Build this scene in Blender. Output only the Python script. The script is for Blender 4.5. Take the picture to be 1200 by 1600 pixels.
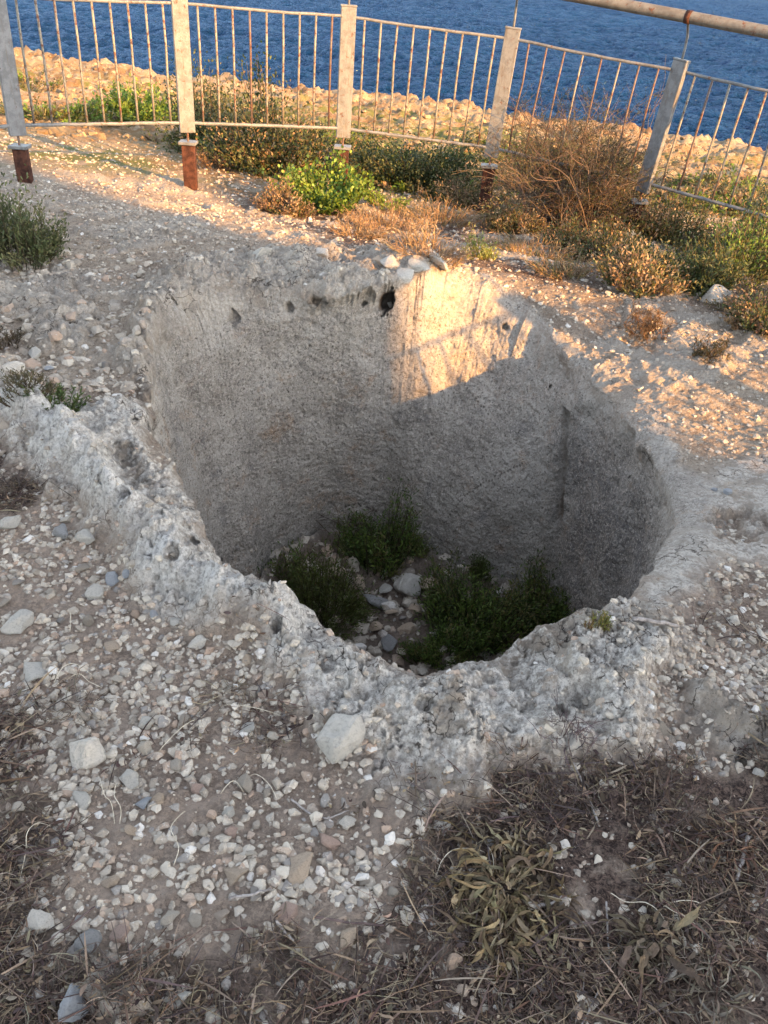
import bpy, math, random
import numpy as np
from mathutils import Vector, Matrix, Quaternion

for o in list(bpy.data.objects):
    bpy.data.objects.remove(o, do_unlink=True)
SC = bpy.context.scene
COL = SC.collection

# ------------------------------------------------------------------ camera
FPX, TH, RHO, CAMH = 1300.0, math.radians(35), math.radians(4.5), 1.6
CAM = np.array([0.0, 0.0, CAMH])
vF = np.array([0, math.cos(TH), -math.sin(TH)])
_R0 = np.array([1.0, 0, 0]); _U0 = np.array([0, math.sin(TH), math.cos(TH)])
vR = math.cos(RHO) * _R0 + math.sin(RHO) * _U0
vU = -math.sin(RHO) * _R0 + math.cos(RHO) * _U0
cd = bpy.data.cameras.new('camera')
cam = bpy.data.objects.new('camera', cd); COL.objects.link(cam)
cd.sensor_fit = 'VERTICAL'; cd.sensor_height = 32.0
cd.lens = 32.0 * FPX / 1600.0
cd.clip_start = 0.05; cd.clip_end = 12000
M = Matrix(((vR[0], vU[0], -vF[0], 0), (vR[1], vU[1], -vF[1], 0), (vR[2], vU[2], -vF[2], CAMH), (0, 0, 0, 1)))
cam.matrix_world = M
SC.camera = cam
SC.render.resolution_x, SC.render.resolution_y = 768, 1024

# ------------------------------------------------------------------ light
SUN_EL, SUN_AZ = math.radians(17.2), math.radians(131.0)      # azimuth clockwise from +Y
sdir = Vector((math.sin(SUN_AZ) * math.cos(SUN_EL), math.cos(SUN_AZ) * math.cos(SUN_EL), math.sin(SUN_EL)))
w = bpy.data.worlds.new('World'); SC.world = w; w.use_nodes = True
nt = w.node_tree
bg = nt.nodes['Background']; bg.inputs[1].default_value = 0.13
sky = nt.nodes.new('ShaderNodeTexSky'); sky.sky_type = 'NISHITA'; sky.sun_disc = False
sky.sun_elevation = SUN_EL; sky.sun_rotation = SUN_AZ; sky.air_density = 1.0; sky.dust_density = 1.0
hs = nt.nodes.new('ShaderNodeHueSaturation'); hs.inputs['Saturation'].default_value = 0.48
nt.links.new(sky.outputs[0], hs.inputs['Color']); nt.links.new(hs.outputs[0], bg.inputs[0])
ld = bpy.data.lights.new('sun', 'SUN'); ld.energy = 3.9; ld.angle = math.radians(0.5); ld.color = (1.0, 0.50, 0.145)
lo = bpy.data.objects.new('sun', ld); COL.objects.link(lo)
lo.rotation_euler = sdir.to_track_quat('Z', 'Y').to_euler(); lo.location = (20, -20, 30)
SC.view_settings.view_transform = 'Standard'; SC.view_settings.look = 'None'
SC.view_settings.exposure = 2.42; SC.view_settings.gamma = 1.0
SC.cycles.max_bounces = 6

# ------------------------------------------------------------------ projection helpers (photograph is 1200 x 1600)
def ray(px, py):
    d = vF + vR * (px - 600) / FPX - vU * (py - 800) / FPX
    return d / np.linalg.norm(d)
def gp(px, py, z=0.0):
    d = ray(px, py)
    p = CAM + d * (z - CAMH) / d[2]
    return p
def proj(P):
    v = P - CAM
    zz = v @ vF
    return 600 + FPX * (v @ vR) / zz, 800 - FPX * (v @ vU) / zz, zz

# ------------------------------------------------------------------ noise
_rng = np.random.RandomState(7)
PERM = _rng.permutation(256).astype(np.int32)
PERM = np.concatenate([PERM, PERM, PERM])
_g = _rng.normal(size=(256, 3)); _g /= np.linalg.norm(_g, axis=1)[:, None]
GRAD = _g.astype(np.float32)
RND = _rng.rand(256, 3).astype(np.float32)
def perlin(x, y, z, s=0):
    x = np.asarray(x, np.float32) + s * 17.13; y = np.asarray(y, np.float32) + s * 5.71; z = np.asarray(z, np.float32) + s * 9.37
    x, y, z = np.broadcast_arrays(x, y, z)
    xi = np.floor(x).astype(np.int32); yi = np.floor(y).astype(np.int32); zi = np.floor(z).astype(np.int32)
    xf = x - xi; yf = y - yi; zf = z - zi
    xi &= 255; yi &= 255; zi &= 255
    u = xf * xf * xf * (xf * (xf * 6 - 15) + 10); v = yf * yf * yf * (yf * (yf * 6 - 15) + 10); t = zf * zf * zf * (zf * (zf * 6 - 15) + 10)
    def c(dx, dy, dz):
        h = PERM[PERM[PERM[(xi + dx) & 255] + ((yi + dy) & 255)] + ((zi + dz) & 255)]
        g = GRAD[h]
        return g[..., 0] * (xf - dx) + g[..., 1] * (yf - dy) + g[..., 2] * (zf - dz)
    a = c(0, 0, 0); a = a + u * (c(1, 0, 0) - a)
    b = c(0, 1, 0); b = b + u * (c(1, 1, 0) - b)
    a = a + v * (b - a)
    d = c(0, 0, 1); d = d + u * (c(1, 0, 1) - d)
    e = c(0, 1, 1); e = e + u * (c(1, 1, 1) - e)
    d = d + v * (e - d)
    return (a + t * (d - a)) * 1.6
def fbm(x, y, z, f, o, s=0, gain=0.5):
    r = 0; a = 1.0
    for i in range(o):
        r = r + a * perlin(x * f, y * f, z * f, s + i); f *= 2.03; a *= gain
    return r
def ridge(x, y, z, f, o, s=0):
    r = 0; a = 1.0
    for i in range(o):
        r = r + a * (1 - 2 * np.abs(perlin(x * f, y * f, z * f, s + i))); f *= 2.1; a *= 0.5
    return r
def worley(x, y, z, f, s=0):
    """F1, F2 and the random value of the nearest cell (3-D)."""
    x = (np.asarray(x, np.float32) * f + s * 3.3); y = (np.asarray(y, np.float32) * f + s * 7.1); z = (np.asarray(z, np.float32) * f + s * 1.9)
    xi = np.floor(x).astype(np.int32); yi = np.floor(y).astype(np.int32); zi = np.floor(z).astype(np.int32)
    f1 = np.full(x.shape, 9, np.float32); f2 = f1.copy(); idv = np.zeros(x.shape, np.float32)
    for dx in (-1, 0, 1):
        for dy in (-1, 0, 1):
            for dz in (-1, 0, 1):
                h = PERM[PERM[PERM[(xi + dx) & 255] + ((yi + dy) & 255)] + ((zi + dz) & 255)]
                q = RND[h]
                d = (xi + dx + q[:, 0] - x) ** 2 + (yi + dy + q[:, 1] - y) ** 2 + (zi + dz + q[:, 2] - z) ** 2
                m = d < f1
                f2 = np.where(m, f1, np.minimum(f2, d)); idv = np.where(m, h / 255.0, idv); f1 = np.where(m, d, f1)
    return np.sqrt(f1), np.sqrt(f2), idv
def sstep(a, b, x):
    t = np.clip((x - a) / (b - a), 0, 1)
    return t * t * (3 - 2 * t)

# ------------------------------------------------------------------ materials
def new_mat(name):
    m = bpy.data.materials.new(name); m.use_nodes = True
    t = m.node_tree; t.nodes.clear()
    out = t.nodes.new('ShaderNodeOutputMaterial'); b = t.nodes.new('ShaderNodeBsdfPrincipled')
    t.links.new(b.outputs[0], out.inputs[0])
    return m, t, b
class N:
    """small node-graph helper"""
    def __init__(s, t): s.t = t
    def L(s, a, b): s.t.links.new(a, b)
    def inp(s, sock, v):
        if hasattr(v, 'is_linked') or hasattr(v, 'links'): s.L(v, sock)
        elif isinstance(v, (tuple, list)) and len(v) == 3 and sock.type == 'RGBA': sock.default_value = (*v, 1)
        else: sock.default_value = v
    def attr(s, n):
        a = s.t.nodes.new('ShaderNodeAttribute'); a.attribute_name = n; return a.outputs['Fac']
    def acol(s, n):
        a = s.t.nodes.new('ShaderNodeAttribute'); a.attribute_name = n; return a.outputs['Color']
    def pos(s, obj=False):
        a = s.t.nodes.new('ShaderNodeTexCoord'); return a.outputs['Object']
    def noise(s, sc, det=4, rough=0.55, dist=0, vec=None, seed=0):
        a = s.t.nodes.new('ShaderNodeTexNoise'); a.noise_dimensions = '4D' if seed else '3D'
        s.L(vec if vec is not None else s.pos(), a.inputs['Vector'])
        a.inputs['Scale'].default_value = sc; a.inputs['Detail'].default_value = det
        a.inputs['Roughness'].default_value = rough; a.inputs['Distortion'].default_value = dist
        if seed: a.inputs['W'].default_value = seed
        return a.outputs['Fac']
    def vor(s, sc, feat='F1', out='Distance', vec=None, rnd=1.0):
        a = s.t.nodes.new('ShaderNodeTexVoronoi'); a.feature = feat
        s.L(vec if vec is not None else s.pos(), a.inputs['Vector'])
        a.inputs['Scale'].default_value = sc; a.inputs['Randomness'].default_value = rnd
        return a.outputs[out]
    def ramp(s, v, a, b, c0=0.0, c1=1.0):
        n = s.t.nodes.new('ShaderNodeMapRange'); n.interpolation_type = 'SMOOTHSTEP'
        s.inp(n.inputs[0], v); n.inputs[1].default_value = a; n.inputs[2].default_value = b
        n.inputs[3].default_value = c0; n.inputs[4].default_value = c1
        return n.outputs[0]
    def math(s, op, a, b=None, c=None):
        n = s.t.nodes.new('ShaderNodeMath'); n.operation = op
        s.inp(n.inputs[0], a)
        if b is not None: s.inp(n.inputs[1], b)
        if c is not None: s.inp(n.inputs[2], c)
        return n.outputs[0]
    def mix(s, f, a, b, mode='MIX'):
        n = s.t.nodes.new('ShaderNodeMix'); n.data_type = 'RGBA'; n.blend_type = mode
        s.inp(n.inputs[0], f); s.inp(n.inputs[6], a); s.inp(n.inputs[7], b)
        return n.outputs[2]
    def bump(s, h, dist, strength=1.0, normal=None):
        n = s.t.nodes.new('ShaderNodeBump'); s.L(h, n.inputs['Height'])
        n.inputs['Distance'].default_value = dist; n.inputs['Strength'].default_value = strength
        if normal is not None: s.L(normal, n.inputs['Normal'])
        return n.outputs[0]
    def rnd(s):
        return s.t.nodes.new('ShaderNodeObjectInfo').outputs['Random']
    def sep(s, v):
        n = s.t.nodes.new('ShaderNodeSeparateXYZ'); s.L(v, n.inputs[0]); return n.outputs

def mat_ground():
    m, t, b = new_mat('ground'); n = N(t)
    rock, wall, lich, litter, coast, dark = [n.attr(k) for k in ('rock', 'wall', 'lichen', 'litter', 'coast', 'dark')]
    big = n.noise(2.2, 5, 0.6); mid = n.noise(14, 6, 0.65); fine = n.noise(90, 5, 0.7); vfine = n.noise(320, 3, 0.7)
    # soil
    soil = n.mix(n.ramp(mid, 0.35, 0.65), (0.215, 0.165, 0.130), (0.37, 0.295, 0.238))
    soil = n.mix(n.ramp(fine, 0.46, 0.60, 0, 0.9), soil, (0.41, 0.32, 0.25))
    soil = n.mix(n.ramp(vfine, 0.60, 0.72, 0, 0.8), soil, (0.46, 0.40, 0.34))
    soil = n.mix(n.ramp(vfine, 0.42, 0.30, 0, 0.7), soil, (0.060, 0.045, 0.038))
    pale = n.attr('pale')
    ps = n.mix(n.ramp(mid, 0.35, 0.65), (0.27, 0.215, 0.165), (0.41, 0.34, 0.265))
    ps = n.mix(n.ramp(n.noise(48, 6, 0.75, seed=21), 0.50, 0.40, 0, 0.8), ps, (0.17, 0.125, 0.09))
    ps = n.mix(n.ramp(n.noise(110, 5, 0.75, seed=22), 0.54, 0.62, 0, 0.9), ps, (0.52, 0.46, 0.38))
    soil = n.mix(n.math('MULTIPLY', pale, n.ramp(big, 0.25, 0.5, 0.55, 1.0)), soil, ps)
    # litter (dark plant debris in the soil)
    lc = n.mix(n.ramp(n.noise(60, 6, 0.75, 1.5), 0.40, 0.62), (0.032, 0.022, 0.020), (0.20, 0.14, 0.11))
    soil = n.mix(n.math('MULTIPLY', litter, n.ramp(n.noise(9, 5, 0.7), 0.32, 0.5)), soil, lc)
    # weathered rock
    rk = n.mix(n.ramp(big, 0.36, 0.64), (0.270, 0.230, 0.190), (0.450, 0.395, 0.330))
    rk = n.mix(n.ramp(mid, 0.50, 0.66, 0, 0.75), rk, (0.215, 0.192, 0.172))
    rk = n.mix(n.ramp(n.noise(22, 5, 0.7, 0.6, seed=3), 0.56, 0.66, 0, 0.8), rk, (0.56, 0.52, 0.46))
    rk = n.mix(n.ramp(n.noise(35, 5, 0.72, 0.3, seed=9), 0.585, 0.66, 0, 0.75), rk, (0.270, 0.165, 0.105))
    li = n.math('MULTIPLY', lich, n.ramp(n.noise(7.5, 7, 0.66, 0.5, seed=5), 0.41, 0.49))
    rk = n.mix(li, rk, n.mix(n.ramp(n.noise(55, 6, 0.75, seed=31), 0.40, 0.60), (0.36, 0.325, 0.285), (0.76, 0.715, 0.65)))
    rk = n.mix(n.ramp(n.noise(60, 6, 0.78, seed=4), 0.60, 0.68, 0, 0.6), rk, (0.085, 0.078, 0.074))
    rk = n.mix(n.ramp(vfine, 0.58, 0.72, 0, 0.6), rk, (0.60, 0.56, 0.51))
    mpv = t.nodes.new('ShaderNodeVectorMath'); mpv.operation = 'ADD'; n.L(n.pos(), mpv.inputs[0])
    nv = t.nodes.new('ShaderNodeTexNoise'); nv.inputs['Scale'].default_value = 14; nv.inputs['Detail'].default_value = 5; n.L(n.pos(), nv.inputs['Vector'])
    sc_ = t.nodes.new('ShaderNodeVectorMath'); sc_.operation = 'SCALE'; sc_.inputs[3].default_value = 0.12; n.L(nv.outputs['Color'], sc_.inputs[0]); n.L(sc_.outputs[0], mpv.inputs[1])
    ck_ = n.vor(11, 'DISTANCE_TO_EDGE', vec=mpv.outputs[0])
    rk = n.mix(n.math('MULTIPLY', n.ramp(ck_, 0.035, 0.0), n.ramp(n.noise(4, 3), 0.48, 0.56)), rk, (0.075, 0.06, 0.05))
    rk = n.mix(n.ramp(n.noise(150, 5, 0.8, seed=33), 0.44, 0.38, 0, 0.8), rk, (0.12, 0.10, 0.085))
    # pitted pit wall
    v1 = n.vor(62, 'SMOOTH_F1'); 
    wl = n.mix(n.ramp(n.noise(3.0, 5, 0.6, seed=2), 0.35, 0.65), (0.335, 0.300, 0.262), (0.480, 0.440, 0.390))
    wl = n.mix(n.ramp(n.noise(5.5, 6, 0.7, 0.4, seed=8), 0.52, 0.68, 0, 0.7), wl, (0.205, 0.195, 0.190))
    wl = n.mix(n.ramp(n.noise(5, 7, 0.75, seed=6), 0.53, 0.66, 0, 0.7), wl, (0.40, 0.265, 0.17))
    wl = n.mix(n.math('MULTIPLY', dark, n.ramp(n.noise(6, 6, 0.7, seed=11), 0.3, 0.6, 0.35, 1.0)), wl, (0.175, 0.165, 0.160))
    mps = t.nodes.new('ShaderNodeMapping'); n.L(n.pos(), mps.inputs[0]); mps.inputs['Scale'].default_value = (1, 1, 0.16)
    wl = n.mix(n.ramp(n.noise(5.5, 6, 0.7, 0.3, vec=mps.outputs[0], seed=51), 0.52, 0.66, 0, 0.5), wl, (0.16, 0.145, 0.13))
    wl = n.mix(n.ramp(n.noise(34, 6, 0.75, 0.5, seed=61), 0.53, 0.60, 0, 0.55), wl, (0.56, 0.51, 0.45))
    wl = n.mix(n.ramp(n.noise(38, 6, 0.75, 0.5, seed=62), 0.46, 0.39, 0, 0.65), wl, (0.14, 0.12, 0.105))
    fl = n.ramp(n.noise(95, 6, 0.8, 0.6, seed=7), 0.51, 0.59, 0, 0.9)
    wl = n.mix(fl, wl, (0.56, 0.51, 0.45))
    wl = n.mix(n.ramp(n.noise(85, 6, 0.8, 0.5, seed=12), 0.47, 0.39, 0, 0.9), wl, (0.085, 0.070, 0.060))
    # sunny coastal rock
    ck = n.mix(n.ramp(n.noise(1.1, 6, 0.65), 0.4, 0.62), (0.31, 0.24, 0.155), (0.22, 0.135, 0.072))
    ck = n.mix(n.ramp(n.noise(5, 6, 0.7, seed=3), 0.5, 0.66), ck, (0.40, 0.335, 0.245))
    ck = n.mix(n.ramp(n.noise(9, 6, 0.75, seed=5), 0.58, 0.68, 0, 0.9), ck, (0.15, 0.12, 0.08))
    rk = n.mix(n.math('MULTIPLY', n.attr('kerb'), n.ramp(n.noise(9, 7, 0.7, seed=41), 0.40, 0.50)), rk, n.mix(n.ramp(n.noise(80, 6, 0.75, seed=42), 0.40, 0.55), (0.37, 0.345, 0.315), (0.74, 0.71, 0.67)))
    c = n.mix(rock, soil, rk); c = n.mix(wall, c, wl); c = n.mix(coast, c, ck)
    grn = n.attr('green')
    c = n.mix(n.math('MULTIPLY', grn, n.ramp(n.noise(3.5, 6, 0.7, seed=15), 0.42, 0.55)), c, (0.13, 0.135, 0.045))
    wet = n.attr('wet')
    c = n.mix(wet, c, (0.055, 0.042, 0.034))  # darker brown tone in dents, cracks and the pit floor
    n.L(c, b.inputs['Base Color'])
    b.inputs['Roughness'].default_value = 0.95; b.inputs['Specular IOR Level'].default_value = 0.15
    h1 = n.math('ADD', n.math('MULTIPLY', n.noise(60, 8, 0.75), 1.0), n.math('MULTIPLY', v1, 0.5))
    nb = n.bump(h1, 0.022, 1.0)
    nb = n.bump(n.noise(260, 5, 0.75), 0.004, 0.9, nb)
    n.L(nb, b.inputs['Normal'])
    return m

def mat_stone(attr=None):
    m, t, b = new_mat('limestone' if attr is None else 'gravel'); n = N(t)
    r = n.rnd() if attr is None else n.attr(attr)
    r2 = n.math('FRACT', n.math('MULTIPLY', r, 7.31)); r3 = n.math('FRACT', n.math('MULTIPLY', r, 23.7))
    c = n.mix(r2, (0.26, 0.225, 0.185), (0.50, 0.445, 0.37))
    c = n.mix(n.ramp(r3, 0.72, 1.0), c, (0.36, 0.265, 0.20))
    c = n.mix(n.ramp(r, 0.93, 0.99), c, (0.58, 0.55, 0.51))
    c = n.mix(n.ramp(r, 0.14, 0.04, 0, 0.7), c, (0.20, 0.19, 0.185))
    c = n.mix(n.ramp(n.noise(28, 6, 0.7), 0.50, 0.66, 0, 0.65), c, (0.215, 0.175, 0.145))
    c = n.mix(n.ramp(n.noise(120, 5, 0.75), 0.58, 0.68, 0, 0.7), c, (0.11, 0.09, 0.075))
    c = n.mix(n.ramp(n.noise(90, 4, 0.7, seed=4), 0.56, 0.66, 0, 0.6), c, (0.54, 0.50, 0.44))
    n.L(c, b.inputs['Base Color']); b.inputs['Roughness'].default_value = 0.9; b.inputs['Specular IOR Level'].default_value = 0.2
    n.L(n.bump(n.noise(110, 7, 0.7), 0.006, 0.9), b.inputs['Normal'])
    return m

def mat_plain(name, c0, c1, sc=30, rough=0.8, spec=0.3, bump=0.0, transl=0.0, byobj=False):
    m, t, b = new_mat(name); n = N(t)
    c = n.mix(n.ramp(n.noise(sc, 5, 0.65), 0.35, 0.65), c0, c1)
    n.L(c, b.inputs['Base Color']); b.inputs['Roughness'].default_value = rough; b.inputs['Specular IOR Level'].default_value = spec
    if bump: n.L(n.bump(n.noise(sc * 4, 5, 0.7), bump, 1.0), b.inputs['Normal'])
    return m

def mat_vcol(name, rough=0.7, spec=0.25, transl=0.25, sc=60):
    """leaves and stalks: the colour of each leaf is stored on it"""
    m, t, b = new_mat(name); n = N(t)
    c = n.acol('tint')
    c2 = n.mix(n.ramp(n.noise(sc, 4, 0.7), 0.3, 0.7, 0.0, 0.55), c, n.mix(1.0, c, (0.42, 0.40, 0.36), 'MULTIPLY'))
    n.L(c2, b.inputs['Base Color']); b.inputs['Roughness'].default_value = rough; b.inputs['Specular IOR Level'].default_value = spec
    if transl:
        tr = t.nodes.new('ShaderNodeBsdfTranslucent'); n.L(c2, tr.inputs[0])
        mx = t.nodes.new('ShaderNodeMixShader'); mx.inputs[0].default_value = transl
        out = [k for k in t.nodes if k.type == 'OUTPUT_MATERIAL'][0]
        n.L(b.outputs[0], mx.inputs[1]); n.L(tr.outputs[0], mx.inputs[2]); n.L(mx.outputs[0], out.inputs[0])
    return m

def mat_paint(name, base, rust_amt=0.5):
    m, t, b = new_mat(name); n = N(t)
    c = n.mix(n.ramp(n.noise(14, 6, 0.75), 0.42, 0.60, 0, 0.9), base, tuple(x * 0.62 for x in base))
    mp = t.nodes.new('ShaderNodeMapping'); n.L(n.pos(), mp.inputs[0]); mp.inputs['Scale'].default_value = (1, 1, 0.12)
    c = n.mix(n.ramp(n.noise(30, 5, 0.7, vec=mp.outputs[0], seed=9), 0.52, 0.66, 0, 0.75), c, (base[0] * 0.60, base[1] * 0.46, base[2] * 0.34))
    c = n.mix(n.ramp(n.noise(55, 6, 0.75, seed=6), 0.60, 0.68, 0, 0.6), c, (base[0] * 0.55, base[1] * 0.45, base[2] * 0.36))
    rm = n.ramp(n.noise(26, 7, 0.72, 0.4, seed=2), 0.66 - 0.16 * rust_amt, 0.72 - 0.16 * rust_amt)
    rust = n.mix(n.ramp(n.noise(70, 5, 0.7), 0.4, 0.6), (0.055, 0.025, 0.017), (0.15, 0.065, 0.035))
    n.L(n.mix(rm, c, rust), b.inputs['Base Color'])
    n.L(n.math('ADD', n.math('MULTIPLY', rm, 0.35), 0.5), b.inputs['Roughness'])
    n.L(n.bump(n.noise(90, 6, 0.7), 0.004, 0.7), b.inputs['Normal'])
    return m
def mat_sea():
    m, t, b = new_mat('sea_water'); n = N(t)
    p = n.pos()
    mp = t.nodes.new('ShaderNodeMapping'); n.L(p, mp.inputs[0]); mp.inputs['Scale'].default_value = (0.65, 1.0, 1.0); mp.inputs['Rotation'].default_value = (0, 0, 0.35)
    big = n.noise(0.05, 4, 0.6)
    c = n.mix(n.ramp(big, 0.35, 0.65), (0.004, 0.026, 0.082), (0.007, 0.038, 0.108))
    n.L(c, b.inputs['Base Color'])
    gl = t.nodes.new('ShaderNodeBsdfGlossy'); gl.inputs['Roughness'].default_value = 0.14; gl.inputs['Color'].default_value = (0.50, 0.68, 1.0, 1)
    b.inputs['Roughness'].default_value = 1.0; b.inputs['Specular IOR Level'].default_value = 0.0
    fz = t.nodes.new('ShaderNodeFresnel'); fz.inputs[0].default_value = 1.10
    mx = t.nodes.new('ShaderNodeMixShader'); out = [k for k in t.nodes if k.type == 'OUTPUT_MATERIAL'][0]
    n.L(n.math('MINIMUM', fz.outputs[0], 0.22), mx.inputs[0]); n.L(b.outputs[0], mx.inputs[1]); n.L(gl.outputs[0], mx.inputs[2]); n.L(mx.outputs[0], out.inputs[0])
    nb = n.bump(n.noise(2.2, 6, 0.62, 0.3, vec=mp.outputs[0]), 1.1, 1.0)
    nb = n.bump(n.noise(9, 4, 0.6, vec=mp.outputs[0]), 0.05, 0.8, nb)
    n.L(nb, b.inputs['Normal']); n.L(nb, gl.inputs['Normal']); n.L(nb, fz.inputs['Normal'])
    return m

MG = mat_ground(); MS = mat_stone(); MSG = mat_stone('tone')
MLEAF = mat_vcol('leaf', 0.55, 0.35, 0.3); MDRY = mat_vcol('dry_plant', 0.85, 0.15, 0.15)
MPAINT = mat_paint('peeling_paint', (0.158, 0.164, 0.168), 0.5); MGREY = mat_paint('grey_painted_post', (0.16, 0.166, 0.176), 0.25)  # second is the same paint with the blue-grey of shade put into its colour
MBAR = mat_paint('painted_bar', (0.205, 0.19, 0.155), 0.9); MRUST = mat_plain('rust', (0.030, 0.013, 0.010), (0.085, 0.036, 0.024), 22, 0.9, 0.2, 0.004)
MBARR = mat_paint('rusty_bar', (0.13, 0.09, 0.075), 1.0)
MSEA = mat_sea(); MSC = mat_plain('coast_rock', (0.13, 0.09, 0.052), (0.32, 0.245, 0.155), 2.5, 0.95, 0.1, 0.02)

# ------------------------------------------------------------------ mesh helpers
def np_mesh(name, V, Q, mat, attrs=None, smooth=True, cols=None):
    V = np.ascontiguousarray(V, np.float32); Q = np.ascontiguousarray(Q, np.int32)
    k = Q.shape[1]
    me = bpy.data.meshes.new(name)
    me.vertices.add(len(V)); me.vertices.foreach_set('co', V.ravel())
    me.loops.add(Q.size); me.loops.foreach_set('vertex_index', Q.ravel())
    me.polygons.add(len(Q)); me.polygons.foreach_set('loop_start', np.arange(0, Q.size, k, dtype=np.int32))
    me.polygons.foreach_set('loop_total', np.full(len(Q), k, np.int32))
    me.polygons.foreach_set('use_smooth', np.full(len(Q), smooth, bool))
    for a, v in (attrs or {}).items():
        at = me.attributes.new(a, 'FLOAT', 'POINT'); at.data.foreach_set('value', np.ascontiguousarray(v, np.float32))
    if cols is not None:
        at = me.attributes.new('tint', 'FLOAT_COLOR', 'POINT')
        c4 = np.ones((len(V), 4), np.float32); c4[:, :3] = cols
        at.data.foreach_set('color', c4.ravel())
    me.update(calc_edges=True)
    me.materials.append(mat)
    return me
def link(name, me, parent=None, loc=None):
    o = bpy.data.objects.new(name, me); COL.objects.link(o)
    if parent is not None: o.parent = parent
    if loc is not None: o.location = loc
    return o
def tag(o, label=None, cat=None, group=None, kind=None):
    if label: o['label'] = label
    if cat: o['category'] = cat
    if group: o['group'] = group
    if kind: o['kind'] = kind
    return o
def empty(name, loc, rz=0):
    o = bpy.data.objects.new(name, None); COL.objects.link(o); o.location = loc; o.rotation_euler = (0, 0, rz); o.empty_display_size = 0.1
    return o

# ------------------------------------------------------------------ TERRAIN WITH THE PIT
HC = np.array([0.05, 3.05])
def polar_curve(px_list, z=0.0, world=False):
    P = np.array([(p if world else gp(p[0], p[1], p[2] if len(p) > 2 else z)[:2]) for p in px_list]) - HC
    a = np.arctan2(P[:, 1], P[:, 0]); r = np.hypot(P[:, 0], P[:, 1])
    o = np.argsort(a); a = a[o]; r = r[o]
    a = np.concatenate([a[-2:] - 2 * np.pi, a, a[:2] + 2 * np.pi]); r = np.concatenate([r[-2:], r, r[:2]])
    return lambda t: np.interp(t, a, r)
RIM_PX = [(372, 925), (410, 930), (440, 942), (490, 975), (540, 1010), (600, 1036), (700, 1040), (780, 1028), (830, 1003), (900, 983), (955, 955, -.03), (1010, 890, -.07),
          (1045, 830, -.11), (1058, 780, -.13), (1040, 715, -.13), (1000, 660, -.11), (950, 600, -.17), (910, 560, -.16), (872, 522, -.13), (836, 484, -.08), (792, 449, -.02), (735, 434), (690, 434), (650, 442), (615, 458),
          (580, 472), (540, 476), (500, 472), (460, 464), (420, 458), (370, 460), (320, 470), (275, 482), (248, 520), (238, 570), (236, 630), (246, 690), (272, 740), (302, 785), (335, 850)]
FLOOR_W = [(-0.32, 4.30), (0.0, 4.22), (0.34, 4.08), (0.66, 3.98), (0.95, 3.75), (1.12, 3.2), (1.0, 2.5), (0.7, 1.95), (0.2, 1.7), (-0.35, 1.85), (-0.75, 2.3), (-0.9, 3.0), (-0.72, 3.75), (-0.5, 4.1)]
Rrim = polar_curve(RIM_PX); Rflo = polar_curve(FLOOR_W, world=True)
ZF = -1.62

COAST = np.array([gp(x, y, -2.0)[:2] for x, y in ((0, 92), (100, 110), (280, 140), (400, 150), (550, 165), (700, 180), (800, 205), (900, 212), (1000, 228), (1100, 242), (1200, 262))])
COAST = np.vstack([[-60, 34], [-20, 28.5], COAST, [16, 16.5], [24, 12], [34, 2], [50, -20]])
def base_z(x, y):
    d = np.clip(y - 5.0, 0, None)
    zf = -0.33 - 0.035 * np.clip(x, -5, 5)
    z = zf * sstep(4.7, 6.9, y + 0.12 * x)
    yc = np.interp(x, COAST[:, 0], COAST[:, 1])
    t = np.clip((y - 7.3) / (yc - 7.3), 0, 1.0)
    z = z + (-2.0 - zf) * t * (0.9 + 0.1 * t)
    z = z - 5.0 * sstep(0.0, 2.2, y - yc)
    z = z - 0.10 * np.exp(-(((x - 0.95) / 0.42) ** 2 + ((y - 4.0) / 0.48) ** 2))
    z = z - 0.165 * np.exp(-(((x - 1.35) / 0.75) ** 2 + ((y - 3.1) / 1.0) ** 2))
    return z
def poly_mask(X, Y, px, soft=0.06, z=0.0):
    """soft inside-mask of a ground polygon given in photo pixels"""
    P = np.array([gp(a, b, z)[:2] for a, b in px])
    inside = np.zeros(X.shape, bool); dmin = np.full(X.shape, 1e9, np.float32)
    n = len(P)
    for i in range(n):
        x0, y0 = P[i]; x1, y1 = P[(i + 1) % n]
        c = ((y0 > Y) != (y1 > Y)) & (X < (x1 - x0) * (Y - y0) / (y1 - y0 + 1e-12) + x0)
        inside ^= c
        t = np.clip(((X - x0) * (x1 - x0) + (Y - y0) * (y1 - y0)) / ((x1 - x0) ** 2 + (y1 - y0) ** 2), 0, 1)
        dmin = np.minimum(dmin, (X - x0 - t * (x1 - x0)) ** 2 + (Y - y0 - t * (y1 - y0)) ** 2)
    sd = np.sqrt(dmin) * np.where(inside, 1, -1)
    return sd

# angles: dense towards the camera and the far wall
phi = []
a = -math.pi
while a < math.pi:
    phi.append(a)
    d = math.degrees(a)
    f = 0.0029 if (-150 < d < -30) else (0.0031 if 25 < d < 155 else 0.0042)
    a += f
phi = np.array(phi); NA = len(phi)
uo = [0.0]; st = 0.0055
while uo[-1] < 1.2: uo.append(uo[-1] + st + 0.0015 * uo[-1])
while uo[-1] < 6: uo.append(uo[-1] * 1.009)
while uo[-1] < 26: uo.append(uo[-1] * 1.0065)
while uo[-1] < 70: uo.append(uo[-1] * 1.03)
uo = np.array(uo)
s_w = np.linspace(0, 1, 250)[1:]
f_w = np.linspace(1, 0, 60)[1:-1] ** 0.8
Rp = Rrim(phi); Rp = np.convolve(np.concatenate([Rp[-8:], Rp, Rp[:8]]), np.ones(9) / 9, 'same')[8:-8]
cx, sx = np.cos(phi), np.sin(phi)
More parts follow.
